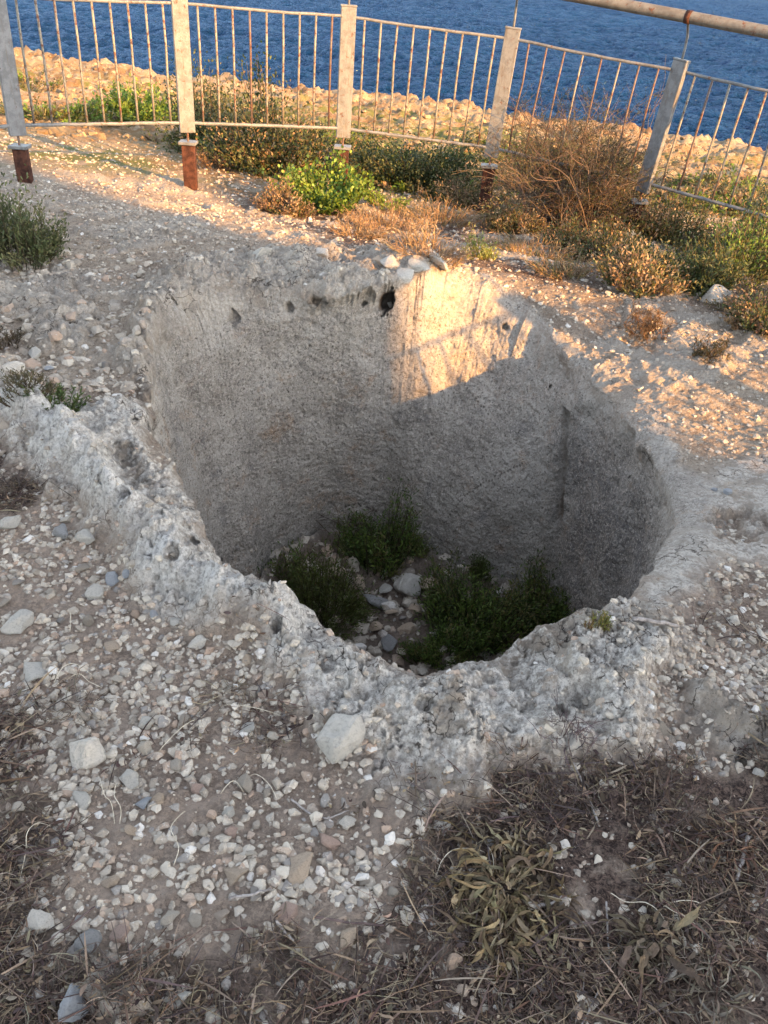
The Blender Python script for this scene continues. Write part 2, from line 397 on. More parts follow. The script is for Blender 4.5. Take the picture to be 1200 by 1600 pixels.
Rp = Rp + (0.035 - 0.025 * np.exp(-((phi + 0.1) / 0.5) ** 2)) * fbm(cx * 1.0, sx * 1.0, 0 * cx, 5, 3, 40) + 0.004 * fbm(cx, sx, 0 * cx, 25, 2, 41)
# outside part
UU, PP = np.meshgrid(uo, np.arange(NA), indexing='ij')
RR = Rp[PP] + UU
X = HC[0] + RR * cx[PP]; Y = HC[1] + RR * sx[PP]
X = X.ravel(); Y = Y.ravel(); U_ = UU.ravel()
near = U_ < 4.5
wx = X + 0.09 * fbm(X, Y, 0 * X, 3.0, 5, 50, 0.65); wy = Y + 0.09 * fbm(X, Y, 0 * X, 3.0, 5, 60, 0.65)
def pm(px, soft=0.05):
    r = np.zeros(X.shape, np.float32); r[near] = sstep(-soft, soft, poly_mask(wx[near], wy[near], px)); return r
ROCKN = [(-60, 575), (0, 590), (60, 625), (110, 650), (200, 640), (250, 700), (372, 925), (600, 1036), (780, 1030), (960, 950), (1030, 985), (1045, 1050), (1010, 1130),
         (930, 1165), (830, 1185), (740, 1225), (680, 1262), (620, 1235), (575, 1180), (500, 1130), (430, 1060), (340, 985), (250, 945), (190, 880), (130, 800), (60, 770), (20, 690), (-60, 650)]
ROCKR = [(960, 950), (1060, 780), (1000, 660), (1050, 640), (1120, 680), (1240, 665), (1260, 850), (1150, 860), (1060, 930), (1000, 965)]
ROCKF = [(248, 520), (285, 475), (480, 466), (600, 490), (640, 440), (735, 435), (860, 515), (950, 600), (1000, 655), (1060, 650), (960, 560), (860, 478), (760, 430), (660, 405), (560, 398),
         (470, 400), (380, 400), (300, 425), (215, 450), (200, 520), (225, 600), (240, 640)]
BENCH = [(0, 430), (190, 440), (230, 600), (150, 600), (60, 520), (0, 500)]
mN = pm(ROCKN, 0.07); mR = pm(ROCKR, 0.06); mFr = pm(ROCKF, 0.05)
mX = np.clip(pm([(165, 1560), (205, 1525), (210, 1480), (235, 1475), (240, 1530), (262, 1570), (275, 1640), (215, 1650)], 0.02) + pm([(1085, 1080), (1130, 1095), (1190, 1110), (1260, 1130), (1260, 1210), (1190, 1190), (1130, 1160), (1095, 1130)], 0.03)
             + pm([(0, 450), (110, 440), (150, 500), (120, 560), (40, 520)], 0.06), 0, 1)
bz = pm([(1110, 765), (1200, 750), (1230, 800), (1150, 805)], 0.03)      # gravel pocket in the smooth rock
patch = sstep(0.12, 0.30, fbm(X, Y, 0 * X, 1.7, 5, 70)) * near
farm = sstep(6.8, 8.2, Y)
rock = np.clip(mN + mR * (1 - bz) + mFr + mX + 0.8 * patch * sstep(3.0, 3.5, Y) * (1 - farm), 0, 1)
coast = farm
lich = np.clip(mN * 1.0 + 0.35 * mR + 0.25, 0, 1)
# bluish kerb on the left
Z = base_z(X, Y)
nz = 0 * X
big = fbm(X, Y, nz, 2.2, 4, 1); md = fbm(X, Y, nz, 9, 4, 5); 
rg = ridge(X, Y, nz, 5.0, 4, 9)
Z += near * (0.018 * fbm(X, Y, nz, 1.3, 3, 2))
Z += (1 - rock) * near * (0.010 * md + 0.0045 * fbm(X, Y, nz, 45, 3, 12))
Z += mX * (0.010 + 0.012 * md + 0.010 * rg)
Z += mN * (0.012 + 0.035 * big + 0.022 * rg + 0.012 * md)
phio = np.arctan2(Y - HC[1], X - HC[0]); calm = 0.25 + 0.75 * np.where((phio > 1.45) | (phio < -0.9), 1.0, 0.0)
calm = 1 - 0.75 * sstep(1.60, 1.35, phio) * sstep(-1.0, -0.7, phio)
Z += mFr * calm * (0.025 + 0.055 * big + 0.038 * rg + 0.012 * md)
Z += mR * (0.012 + 0.010 * big + 0.006 * md) - bz * 0.05
Z += np.clip(rock - mN - mFr - mR, 0, 1) * (0.02 * rg + 0.012 * md)
fine = fbm(X, Y, nz, 55, 3, 15)
Z += rock * near * 0.0035 * fine
# pits in the rock
idx = np.where((rock > 0.3) & (U_ < 2.2) & (mR < 0.5))[0]
f1, f2, cid = worley(X[idx], Y[idx], nz[idx], 14, 3)
Z[idx] -= rock[idx] * 0.022 * (cid < 0.35) * sstep(0.42, 0.15, f1)
f1, f2, cid = worley(X[idx], Y[idx], nz[idx], 6, 8)
Z[idx] -= rock[idx] * 0.05 * (cid < 0.22) * sstep(0.36, 0.12, f1)
idx = np.where((rock > 0.1) & (U_ < 2.4))[0]
f1, f2, cid = worley(wx[idx], wy[idx], nz[idx], 8, 4)
am = rock[idx] * (1 - 0.85 * mR[idx]) * calm[idx]
Z[idx] += am * ((cid - 0.5) * 0.010 - 0.012 * sstep(0.10, 0.0, f2 - f1) * (cid < 0.6))
f1, f2, cid = worley(wx[idx], wy[idx], nz[idx], 26, 6)
Z[idx] += am * ((cid - 0.5) * 0.004 + 0.004 * sstep(0.6, 0.1, f1))
Z[idx] += am * (0.006 * ridge(X[idx], Y[idx], nz[idx], 28, 2, 77) + 0.0032 * ridge(X[idx], Y[idx], nz[idx], 75, 2, 78))
f1, f2, cid = worley(X[idx], Y[idx], nz[idx], 40, 7)
Z[idx] -= am * 0.008 * (cid < 0.4) * sstep(0.45, 0.1, f1)
# ridge at the left: raised kerb line with a steep camera-side face
def seg_d(px, z=0.0):
    P = np.array([gp(a, b, z)[:2] for a, b in px]); dm = np.full(X.shape, 9.0, np.float32)
    for i in range(len(P) - 1):
        x0, y0 = P[i]; x1, y1 = P[i + 1]
        t = np.clip(((X - x0) * (x1 - x0) + (Y - y0) * (y1 - y0)) / ((x1 - x0) ** 2 + (y1 - y0) ** 2), 0, 1)
        dm = np.minimum(dm, np.hypot(X - x0 - t * (x1 - x0), Y - y0 - t * (y1 - y0)))
    return dm
KERB = [(-80, 545), (0, 610), (70, 670), (130, 740), (200, 830), (260, 900), (340, 950), (430, 990)]
kd = seg_d(KERB) * (1 + 0.3 * big)
Z += 0.075 * np.exp(-(kd / 0.075) ** 2) * (0.8 + 0.5 * rg)
lich = np.clip(lich + 0.9 * np.exp(-(kd / 0.09) ** 2), 0, 1)
kerb = np.exp(-(kd / 0.085) ** 2) * mN
# near rim lumps
for q in ((880, 1000, 0.16, 0.05), (560, 1060, 0.10, 0.045), (440, 985, 0.12, 0.04), (700, 1120, 0.12, 0.035), (960, 1090, 0.14, 0.03), (190, 680, 0.13, 0.05), (290, 850, 0.10, 0.03),
          (540, 455, 0.14, 0.07), (470, 430, 0.16, 0.05), (380, 440, 0.12, 0.05), (650, 420, 0.10, 0.06), (300, 445, 0.12, 0.04), (220, 500, 0.14, 0.04)):
    c = gp(q[0], q[1])[:2]; dd = np.hypot(X - c[0], Y - c[1]); Z += q[3] * np.exp(-(dd / q[2]) ** 2) * (1 + 0.3 * md)
for q in ((680, 1045, 0.10, 0.05), (800, 1065, 0.05, 0.03), (200, 760, 0.10, 0.07), (480, 1010, 0.04, 0.03)):
    c = gp(q[0], q[1])[:2]; dd = np.hypot(X - c[0], Y - c[1]); Z -= q[3] * np.exp(-(dd / q[2]) ** 2)
# far rocky shelf
fr = farm
yc = np.interp(X, COAST[:, 0], COAST[:, 1]); dco = yc - Y
amp = 0.10 + 0.16 * sstep(9, 3, dco)
shelf = ridge(X, Y, nz, 0.8, 5, 20) + 0.5 * ridge(X, Y, nz, 2.6, 4, 25)
terr = np.round(shelf * 2.0) / 2.0 * 0.55 + shelf * 0.45
Z += fr * sstep(7.5, 11, Y) * (amp * 0.5 * terr + 0.05 * fbm(X, Y, nz, 5, 4, 30))
Z += sstep(2.6, 0.8, np.abs(dco)) * fr * 0.14 * (ridge(X, Y, nz, 0.45, 4, 33) - 0.4)
green = fr * sstep(11, 8.5, Y) * 0.3 + fr * sstep(-0.05, 0.2, fbm(X, Y, nz, 0.33, 4, 80)) * sstep(2.5, 5.5, dco)
Z -= 0.022 * np.exp(-U_ / 0.03) + 0.05 * np.exp(-U_ / 0.09) * sstep(1.45, 1.1, np.abs(phio + 0.0)) * sstep(-0.95, -0.6, phio) + 0.05 * np.exp(-U_ / 0.08) * sstep(1.9, 2.3, phio)                        # worn lip
LIT1 = [(690, 1250), (800, 1190), (1000, 1165), (1300, 1150), (1300, 1700), (560, 1700), (600, 1480), (690, 1400)]
LIT2 = [(-80, 1090), (60, 1090), (120, 1250), (70, 1400), (160, 1480), (420, 1450), (600, 1500), (600, 1700), (-80, 1700)]
LIT3 = [(-80, 690), (40, 700), (50, 790), (-80, 830)]
litter = np.clip(pm(LIT1, 0.07) + 0.8 * pm(LIT2, 0.10) + pm(LIT3, 0.05) + 0.35 * near * sstep(-0.1, 0.5, fbm(X, Y, nz, 1.6, 3, 90)), 0, 1)
SCRUB = [(300, 200), (760, 230), (1300, 300), (1300, 500), (1150, 490), (1000, 450), (850, 430), (760, 415), (660, 395), (560, 385), (500, 350), (400, 290)]
litter = np.clip(litter + 0.9 * pm(SCRUB, 0.15), 0, 1)
litter *= (1 - mN) * (1 - mR)
NO = len(uo)
phio = np.arctan2(Y - HC[1], X - HC[0])
wallo = sstep(0.75, 0.35, np.abs(phio + 0.02)) * sstep(0.22, 0.05, U_ + 0.10 * big) * 0.9 + sstep(0.5, 0.3, np.abs(phio - 1.15)) * sstep(0.06, 0.02, U_ + 0.03 * big)
VO = np.stack([X, Y, Z], 1).astype(np.float64)
at_o = dict(rock=rock, wall=wallo, lichen=lich, litter=litter, coast=coast, dark=0 * rock, green=np.clip(green, 0, 1), wet=0 * rock,
            kerb=kerb, pale=np.clip(sstep(2.0, 3.4, Y + 0.35 * fbm(X, Y, nz, 1.5, 3, 95)) * sstep(0.3, 0.6, 1.4 - 0.0 * Y), 0, 1))
# wall and floor
z0 = Z.reshape(NO, NA)[0]
Rf = Rflo(phi) + 0.10 * fbm(cx * 1.0, sx * 1.0, 0 * cx, 3.5, 4, 43); Rf = np.convolve(np.concatenate([Rf[-60:], Rf, Rf[:60]]), np.ones(31) / 31, 'same')[60:-60]
Rs = np.convolve(np.concatenate([Rp[-90:], Rp, Rp[:90]]), np.ones(141) / 141, 'same')[90:-90]
S, PP = np.meshgrid(s_w, np.arange(NA), indexing='ij')
pw = 1.25 + 1.25 * sstep(0.75, 0.25, np.abs(phi[PP] - 1.25)) + 1.1 * sstep(0.9, 0.2, np.abs(phi[PP] + 0.05))
g = (1 - S) ** pw
Rw = Rf[PP] + (Rs[PP] - Rf[PP]) * g + (Rp - Rs)[PP] * np.exp(-S / 0.04)
zr = z0[PP]
Zw = zr + (ZF - zr) * S
xw = HC[0] + Rw * cx[PP]; yw = HC[1] + Rw * sx[PP]
fade = sstep(0, 0.06, S)
flut = fbm(xw, yw, Zw * 0.5, 2.4, 3, 100)
dn = 0.030 * flut + 0.008 * fbm(xw, yw, Zw, 8, 3, 104)
fx, fy, fz = xw.ravel(), yw.ravel(), Zw.ravel()
n1 = fbm(fx, fy, fz, 34, 3, 110).reshape(S.shape)
f1, f2, cid = worley(fx, fy, fz * 0.8, 24, 5)
pk = (sstep(0.55, 0.1, f1) * (cid * 0.8 + 0.2)).reshape(S.shape)
dn = dn + 0.0035 * n1 + 0.010 * pk
lumps = fbm(fx, fy, fz, 5.5, 3, 120).reshape(S.shape) * sstep(0.35, 0.0, S)
dn = dn - 0.022 * lumps + 0.003 * ridge(fx, fy, fz, 55, 2, 140).reshape(S.shape)
Rw = Rw + fade * dn
# bell-shaped undercut on the near side
xw = HC[0] + Rw * cx[PP]; yw = HC[1] + Rw * sx[PP]
rb = np.clip(0.85 * sstep(0.12, 0.0, S) * (1 - sstep(0.9, 1.3, phi[PP]) * sstep(1.9, 1.6, phi[PP])), 0, 1)
VW = np.stack([xw.ravel(), yw.ravel(), Zw.ravel()], 1)
ang = np.degrees(phi[PP])
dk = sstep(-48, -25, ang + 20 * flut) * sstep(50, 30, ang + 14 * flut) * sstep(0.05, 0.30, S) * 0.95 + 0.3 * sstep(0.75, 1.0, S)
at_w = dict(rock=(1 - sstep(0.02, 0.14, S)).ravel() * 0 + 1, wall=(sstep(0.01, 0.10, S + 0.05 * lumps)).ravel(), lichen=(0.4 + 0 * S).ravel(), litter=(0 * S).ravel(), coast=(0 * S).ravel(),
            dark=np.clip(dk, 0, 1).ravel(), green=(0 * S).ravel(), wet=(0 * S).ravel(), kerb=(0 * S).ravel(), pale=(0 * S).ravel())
Rw_end = Rw[-1]
T, PP = np.meshgrid(f_w, np.arange(NA), indexing='ij')
Rfl = Rw_end[PP] * T
xf = HC[0] + Rfl * cx[PP]; yf = HC[1] + Rfl * sx[PP]
zfl = ZF + 0.10 * sstep(0.75, 1.0, T) * sstep(1.0, 0.97, T) + sstep(1.0, 0.9, T) * (0.05 * perlin(xf * 9, yf * 9, 0 * xf, 8) + 0.03 * perlin(xf * 22, yf * 22, 0 * xf, 8)) + sstep(1.0, 0.7, T) * (0.05 + 0.05 * fbm(xf, yf, 0 * xf, 3, 4, 130) + 0.015 * fbm(xf, yf, 0 * xf, 14, 3, 133))
VFv = np.stack([xf.ravel(), yf.ravel(), zfl.ravel()], 1)
one = np.ones(VFv.shape[0])
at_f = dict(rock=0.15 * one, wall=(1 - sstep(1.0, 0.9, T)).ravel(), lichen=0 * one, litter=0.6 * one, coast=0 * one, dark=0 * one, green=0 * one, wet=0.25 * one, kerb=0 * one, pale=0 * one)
cen = np.array([[HC[0], HC[1], float(zfl[-1].mean())]])
# rings from outermost to floor centre
order = np.concatenate([np.arange(NO)[::-1]])
VOr = VO.reshape(NO, NA, 3)[::-1].reshape(-1, 3)
V = np.vstack([VOr, VW, VFv, cen])
ATT = {}
for k in at_o:
    ATT[k] = np.concatenate([np.asarray(at_o[k]).reshape(NO, NA)[::-1].ravel(), at_w[k], at_f[k], [at_f[k][-1]]])
NR = NO + len(s_w) + len(f_w)

# local dents, cracks and the drain groove (found on the surface, pushed along their own direction)
PX, PY, PD = proj(V)
def surf(px, py, rad=5):
    m = np.where((np.abs(PX - px) < rad) & (np.abs(PY - py) < rad) & (PD > 0.2))[0]
    if len(m) == 0: return None
    return V[m[np.argmin(PD[m])]].copy()
def dent(px, py, r, depth, dirv, dark=0.0):
    c = surf(px, py)
    if c is None: return
    d = np.linalg.norm(V - c, axis=1); k = np.where(d < r * 1.6)[0]
    if len(k) == 0: return
    wgt = sstep(1.25, 0.72, d[k] / r * (1 + 0.55 * perlin(V[k, 0] * 25, V[k, 1] * 25, V[k, 2] * 25) + 0.25 * perlin(V[k, 0] * 70, V[k, 1] * 70, V[k, 2] * 70)))
    dv = np.array(dirv, float); dv /= np.linalg.norm(dv)
    V[k] += (wgt * depth)[:, None] * dv
    ATT['wet'][k] = np.maximum(ATT['wet'][k], dark * wgt)
away = (0.05, 1.0, -0.35)
for q in ((607, 474, 0.055, 0.16, 0.85), (500, 478, 0.030, 0.05, 0.4), (452, 485, 0.022, 0.04, 0.35), (571, 480, 0.018, 0.05, 0.5), (372, 500, 0.035, 0.04, 0.2), (275, 467, 0.015, 0.03, 0.4),
          (855, 601, 0.010, 0.05, 0.9), (980, 741, 0.008, 0.03, 0.8), (785, 505, 0.020, 0.04, 0.3)):
    dent(q[0], q[1], q[2], q[3], away, q[4])
for q in ((244, 655, 0.018, 0.03, 0.5), (212, 645, 0.016, 0.04, 0.6), (190, 705, 0.050, 0.03, 0.25), (300, 836, 0.018, 0.03, 0.5), (235, 660, 0.016, 0.03, 0.6), (265, 858, 0.02, 0.03, 0.3), (195, 760, 0.03, 0.03, 0.5),
          (655, 1097, 0.02, 0.03, 0.3), (432, 978, 0.018, 0.03, 0.5), (505, 1030, 0.03, 0.02, 0.2), (870, 1100, 0.02, 0.03, 0.4)):
    dent(q[0], q[1], q[2], q[3], (0.1, 0.5, -1), q[4])
def crack(pts, width, depth, dark):
    prev = None
    for (x0, y0), (x1, y1) in zip(pts[:-1], pts[1:]):
        n = max(2, int(math.hypot(x1 - x0, y1 - y0) / 5))
        for i in range(n):
            t = i / n; c = surf(x0 + t * (x1 - x0), y0 + t * (y1 - y0), 4)
            if c is None: continue
            d = np.linalg.norm(V - c, axis=1); k = np.where(d < width * 1.5)[0]
            wgt = sstep(1.1, 0.4, d[k] / width) * 0.5
            V[k] += (wgt * depth)[:, None] * np.array([0.3, 0.9, -0.1])
            ATT['wet'][k] = np.maximum(ATT['wet'][k], dark * wgt * 2)
crack([(690, 820), (718, 782), (760, 752), (818, 726)], 0.008, 0.012, 0.75)
crack([(735, 622), (752, 640), (762, 655)], 0.008, 0.012, 0.7)
crack([(535, 797), (556, 792), (600, 806)], 0.010, 0.02, 0.8)
crack([(795, 552), (815, 538), (845, 530)], 0.008, 0.012, 0.6)
crack([(478, 812), (500, 835), (512, 850)], 0.008, 0.012, 0.6)
crack([(1003, 778), (1006, 800), (1001, 815)], 0.009, 0.02, 0.8)
# drain groove cut down the right part of the wall
def groove(pts, hw, depth):
    for (x0, y0), (x1, y1) in zip(pts[:-1], pts[1:]):
        n = max(2, int(math.hypot(x1 - x0, y1 - y0) / 3))
        for i in range(n):
            t = i / n; c = surf(x0 + t * (x1 - x0), y0 + t * (y1 - y0), 4)
            if c is None: continue
            GP.append(c)
GP = []
groove([(880, 645), (876, 700), (873, 770), (868, 825)], 0.03, 0.05)
if GP:
    GP = np.array(GP); ga = np.arctan2(GP[:, 1] - HC[1], GP[:, 0] - HC[0]); gz = GP[:, 2]
    o_ = np.argsort(gz); ga = ga[o_]; gz = gz[o_]
    a_ = np.arctan2(V[:, 1] - HC[1], V[:, 0] - HC[0]); r_ = np.hypot(V[:, 0] - HC[0], V[:, 1] - HC[1])
    k = np.where((V[:, 2] > gz[0] - 0.03) & (V[:, 2] < gz[-1] + 0.02) & (V[:, 2] < -0.02) & (r_ < 1.9))[0]
    gsm = np.polyval(np.polyfit(gz, ga, 2), V[k, 2])
    dd = np.abs(a_[k] - gsm) * r_[k]
    hw_ = 0.016 + 0.016 * sstep(gz[0] + 0.35, gz[-1], V[k, 2]); wgt = sstep(hw_ + 0.008, hw_ - 0.004, dd + 0.013 * perlin(V[k, 0] * 10, V[k, 1] * 10, V[k, 2] * 10, 3) + 0.006 * perlin(V[k, 0] * 32, V[k, 1] * 32, V[k, 2] * 32)) * sstep(gz[0] - 0.03, gz[0] + 0.02, V[k, 2])
    u = V[k, :2] - HC; u /= np.linalg.norm(u, axis=1)[:, None]
    V[k, :2] += u * (wgt * 0.055)[:, None]
    ATT['wall'][k] *= 1 - 0.6 * wgt; ATT['dark'][k] *= 1 - wgt
    low = sstep(0.45, 0.2, (V[k, 2] - gz[0]) / (gz[-1] - gz[0]))
    ATT['rock'][k] = np.maximum(ATT['rock'][k] - wgt * low, 0); ATT['wall'][k] *= 1 - 0.8 * wgt * low
# undercut at the foot of the far wall
ii = (np.arange(NR - 1)[:, None] * NA + np.arange(NA)[None, :])
jj = (np.arange(NR - 1)[:, None] * NA + (np.arange(NA)[None, :] + 1) % NA)
Q = np.stack([ii, jj, jj + NA, ii + NA], 2).reshape(-1, 4)
last = (NR - 1) * NA + np.arange(NA)
me = np_mesh('ground', V, Q[:, ::1], MG, ATT)
# close the floor centre
TER = link('ground', me); TER['kind'] = 'structure'
bm_c = np_mesh('pit_floor_centre', np.vstack([V[last], cen]), np.stack([np.arange(NA), (np.arange(NA) + 1) % NA, np.full(NA, NA)], 1), MG,
               {k: np.concatenate([ATT[k][last], [ATT[k][-1]]]) for k in ATT})
pc = link('ground', bm_c, TER)
bpy.context.view_layer.update()
dg = bpy.context.evaluated_depsgraph_get()
def rc(px, py):
    """point and normal of the ground seen at a photo pixel"""
    d = ray(px, py)
    ok, p, nn, i = TER.ray_cast(Vector(CAM), Vector(d))
    return (p, nn) if ok else (None, None)
def drop(x, y, z=3.0):
    ok, p, nn, i = TER.ray_cast(Vector((x, y, z)), Vector((0, 0, -1)))
    return (p, nn) if ok else (None, None)
mask_xy = (V[:NO * NA, :])

# ------------------------------------------------------------------ SEA
def build_sea():
    rr = [11.0]
    while rr[-1] < 190: rr.append(rr[-1] * 1.0042)
    while rr[-1] < 9000: rr.append(rr[-1] * 1.12)
    rr = np.array(rr); aa = np.radians(np.concatenate([np.arange(-75, -32, 1.0), np.arange(-32, 32, 0.09), np.arange(32, 110, 1.0)]))
    r, a_ = np.meshgrid(rr, aa, indexing='ij')
    x = (r * np.sin(a_)).ravel(); y = (r * np.cos(a_)).ravel()
    xr = x * math.cos(0.5) + y * math.sin(0.5); yr = -x * math.sin(0.5) + y * math.cos(0.5)
    fd = sstep(260, 120, np.hypot(x, y))
    z = 0.22 * fbm(xr * 0.6, yr, 0 * x, 0.28, 2, 200) + 0.20 * ridge(xr * 0.65, yr, 0 * x, 0.75, 3, 210)
    P = np.stack([x, y, -5.2 + z * fd], 1)
    na, nr = len(aa), len(rr)
    i = (np.arange(nr - 1)[:, None] * na + np.arange(na - 1)[None, :]).ravel()
    Qs = np.stack([i, i + na, i + na + 1, i + 1], 1)
    o = link('sea', np_mesh('sea', P, Qs, MSEA)); o['kind'] = 'structure'
build_sea()

# ------------------------------------------------------------------ tubes / boxes
class MB:
    def __init__(s): s.v = []; s.f = []; s.n = 0
    def add(s, V, F):
        s.v += [tuple(p) for p in V]; s.f += [tuple(i + s.n for i in f) for f in F]; s.n += len(V)
    def tube(s, pts, r, k=8, cap=True):
        pts = [Vector(p) for p in pts]; n = len(pts); rs = r if isinstance(r, (list, tuple)) else [r] * n
        V = []; up = None
        for i in range(n):
            d = (pts[min(i + 1, n - 1)] - pts[max(i - 1, 0)]).normalized()
            if up is None:
                up = Vector((0, 0, 1)) if abs(d.z) < 0.9 else Vector((1, 0, 0))
            a_ = d.cross(up).normalized(); b_ = a_.cross(d).normalized(); up = b_
            for j in range(k):
                t = 2 * math.pi * j / k
                V.append(pts[i] + (a_ * math.cos(t) + b_ * math.sin(t)) * rs[i])
        F = []
        for i in range(n - 1):
            for j in range(k):
                F.append((i * k + j, i * k + (j + 1) % k, (i + 1) * k + (j + 1) % k, (i + 1) * k + j))
        if cap:
            F.append(tuple(range(k))[::-1]); F.append(tuple((n - 1) * k + j for j in range(k)))
        s.add(V, F)
    def box(s, c, ax, ay, az, bev=0.0):
        """c centre; ax, ay, az half vectors; edges chamfered by bev"""
        c = Vector(c); A = [Vector(ax), Vector(ay), Vector(az)]
        L = [v.length for v in A]; D = [v.normalized() for v in A]
        if bev <= 0:
            V = [c + A[0] * i + A[1] * j + A[2] * k for k in (-1, 1) for j in (-1, 1) for i in (-1, 1)]
            s.add(V, [(0, 2, 3, 1), (4, 5, 7, 6), (0, 1, 5, 4), (2, 6, 7, 3), (0, 4, 6, 2), (1, 3, 7, 5)]); return
        V = []
        for (zz, e) in ((-L[2], bev), (-L[2] + bev, 0), (L[2] - bev, 0), (L[2], bev)):
            x_, y_ = L[0] - e, L[1] - e; q = bev
            for (i, j) in ((-x_ + q, -y_), (x_ - q, -y_), (x_, -y_ + q), (x_, y_ - q), (x_ - q, y_), (-x_ + q, y_), (-x_, y_ - q), (-x_, -y_ + q)):
                V.append(c + D[0] * i + D[1] * j + D[2] * zz)
        F = [tuple(range(8))[::-1], tuple(range(24, 32))]
        for l in range(3):
            for j in range(8): F.append((l * 8 + j, l * 8 + (j + 1) % 8, (l + 1) * 8 + (j + 1) % 8, (l + 1) * 8 + j))
        s.add(V, F)
    def build(s, name, mat, parent=None, smooth=False):
        me = bpy.data.meshes.new(name); me.from_pydata(s.v, [], s.f); me.update()
        me.polygons.foreach_set('use_smooth', np.full(len(me.polygons), smooth, bool))
        me.materials.append(mat)
        return link(name, me, parent)

# ------------------------------------------------------------------ FENCE
def solve_post(t, b, L):
    a_ = ray(*t); c_ = ray(*b); a_ = a_ / np.hypot(a_[0], a_[1]); c_ = c_ / np.hypot(c_[0], c_[1])
    d = L / (a_[2] - c_[2]); m = (a_ + c_) / 2
    return Vector((m[0] * d, m[1] * d, CAMH + a_[2] * d)), Vector((m[0] * d, m[1] * d, CAMH + c_[2] * d))
def build_fence():
    rnd = random.Random(5)
    root = empty('metal_railing', (0, 0, 0))
    tag(root, 'pale peeling metal railing of flat posts and thin bars curving beyond the pit', 'railing')
    PL = [((-10, -25), (28, 212)), ((279, -12), (293, 207)), ((545, 10), (536, 215)), ((802, 45), (767, 245)), ((1065, 95), (1003, 300))]
    posts = [solve_post(t, b, 0.95) for t, b in PL]
    # lean of each post: top and bottom points straight from their pixels at the same distance
    P = []
    for (t, b), (tp, bt) in zip(PL, posts):
        d = math.hypot(tp.x, tp.y)
        def at(q):
            r = ray(*q); h = math.hypot(r[0], r[1]); return Vector((r[0] / h * d, r[1] / h * d, CAMH + r[2] / h * d))
        P.append((at(t), at(b)))
    P[0] = (P[0][0], P[0][1])
    # the rest of the ring, out of frame
    for x, y, zt in ((3.05, 6.35, 0.86), (3.85, 5.3, 0.86), (4.25, 4.2, 0.9), (4.15, 3.05, 0.95), (3.72, 1.9, 1.2), (3.1, 0.8, 1.0)):
        P.append((Vector((x, y, zt)), Vector((x, y, zt - 0.95))))
    for x, y, zt in ((-3.75, 5.55, 1.12), (-4.3, 4.35, 1.1)):
        P.insert(0, (Vector((x, y, zt)), Vector((x, y, zt - 0.95))))
    n = len(P)
    cen_ = Vector((0.2, 4.3, 0))
    tang = []
    for i in range(n):
        a0 = P[max(i - 1, 0)][1]; a1 = P[min(i + 1, n - 1)][1]
        t = (a1 - a0); t.z = 0; t.normalize(); tang.append(t)
    tang[10] = Vector((-0.656, -0.755, 0)).normalized()
    rail_pts = []
    for i, (tp, bt) in enumerate(P):
        ax = tang[i] if i != 6 else Vector((0.66, -0.75, 0)).normalized(); az = (tp - bt); L = az.length; az.normalize(); ay = az.cross(ax).normalized(); ax = ay.cross(az).normalized()
        post = MB(); post.box((tp + bt) / 2, ax * 0.060, ay * 0.022, az * (L / 2), 0.004)
        po = post.build('post', MGREY if i in (2, 6) else MPAINT, root)
        if i in (2, 6): po['label'] = 'blue-grey flat post in shade'
        c = MB(); c.box(tp + az * 0.006, ax * 0.064, ay * 0.026, az * 0.006, 0.002); c.build('cap', MPAINT, po)
        g_, _ = drop(bt.x, bt.y, 1.5)
        gz_ = g_.z if g_ else -0.4
        b0 = bt - az * 0.075
        rod = MB(); rod.tube([bt + az * 0.01, b0], 0.009, 8); rod.build('rod', MBARR, po)
        pl = MB(); pl.box(b0, Vector((1, 0, 0)) * 0.070, Vector((0, 1, 0)) * 0.055, Vector((0, 0, 1)) * 0.011, 0.003); pl.build('base_plate', MPAINT, po)
        hgt = b0.z - 0.011 - (gz_ - 0.12)
        if hgt > 0.05:
            stb = MB(); stb.box(Vector((b0.x, b0.y, b0.z - 0.0115 - hgt / 2)), (0.052, 0, 0), (0, 0.03, 0), (0, 0, hgt / 2), 0.004); stb.build('stub_post', MRUST, po)
        # bracket carrying the handrail
        inw = (Vector((0.2, 3.6, 0)) - Vector((tp.x, tp.y, 0))).normalized()
        top = tp + Vector((0, 0, 0.285))
        rail_pts.append(top + inw * 0.12 + Vector((0, 0, 0.0)))
        br = MB(); br.tube([tp + az * 0.01, tp + Vector((0, 0, 0.08)) - inw * 0.015, tp + Vector((0, 0, 0.16)) - inw * 0.0, tp + Vector((0, 0, 0.22)) + inw * 0.06, rail_pts[-1]], 0.0095, 8)
        br.build('bracket', MPAINT, root, True)
    # handrail: smooth curve through the brackets
    hp = []
    for i in range(n - 1):
        p0, p1, p2, p3 = rail_pts[max(i - 1, 0)], rail_pts[i], rail_pts[i + 1], rail_pts[min(i + 2, n - 1)]
        for k in range(8):
            t = k / 8
            hp.append(0.5 * ((2 * p1) + (p2 - p0) * t + (2 * p0 - 5 * p1 + 4 * p2 - p3) * t * t + (3 * p1 - p0 - 3 * p2 + p3) * t ** 3))
    hp.append(rail_pts[-1])
    h = MB(); h.tube(hp, 0.040, 14); ho = h.build('handrail', mat_paint('rail_paint', (0.15, 0.142, 0.125), 0.6), root, True)
    j = MB()
    q = rail_pts[6]; dv = (rail_pts[7] - rail_pts[6]).normalized()
    j.tube([q + dv * -0.02, q + dv * 0.02], 0.0435, 14); j.build('joint_weld', MRUST, ho, True)
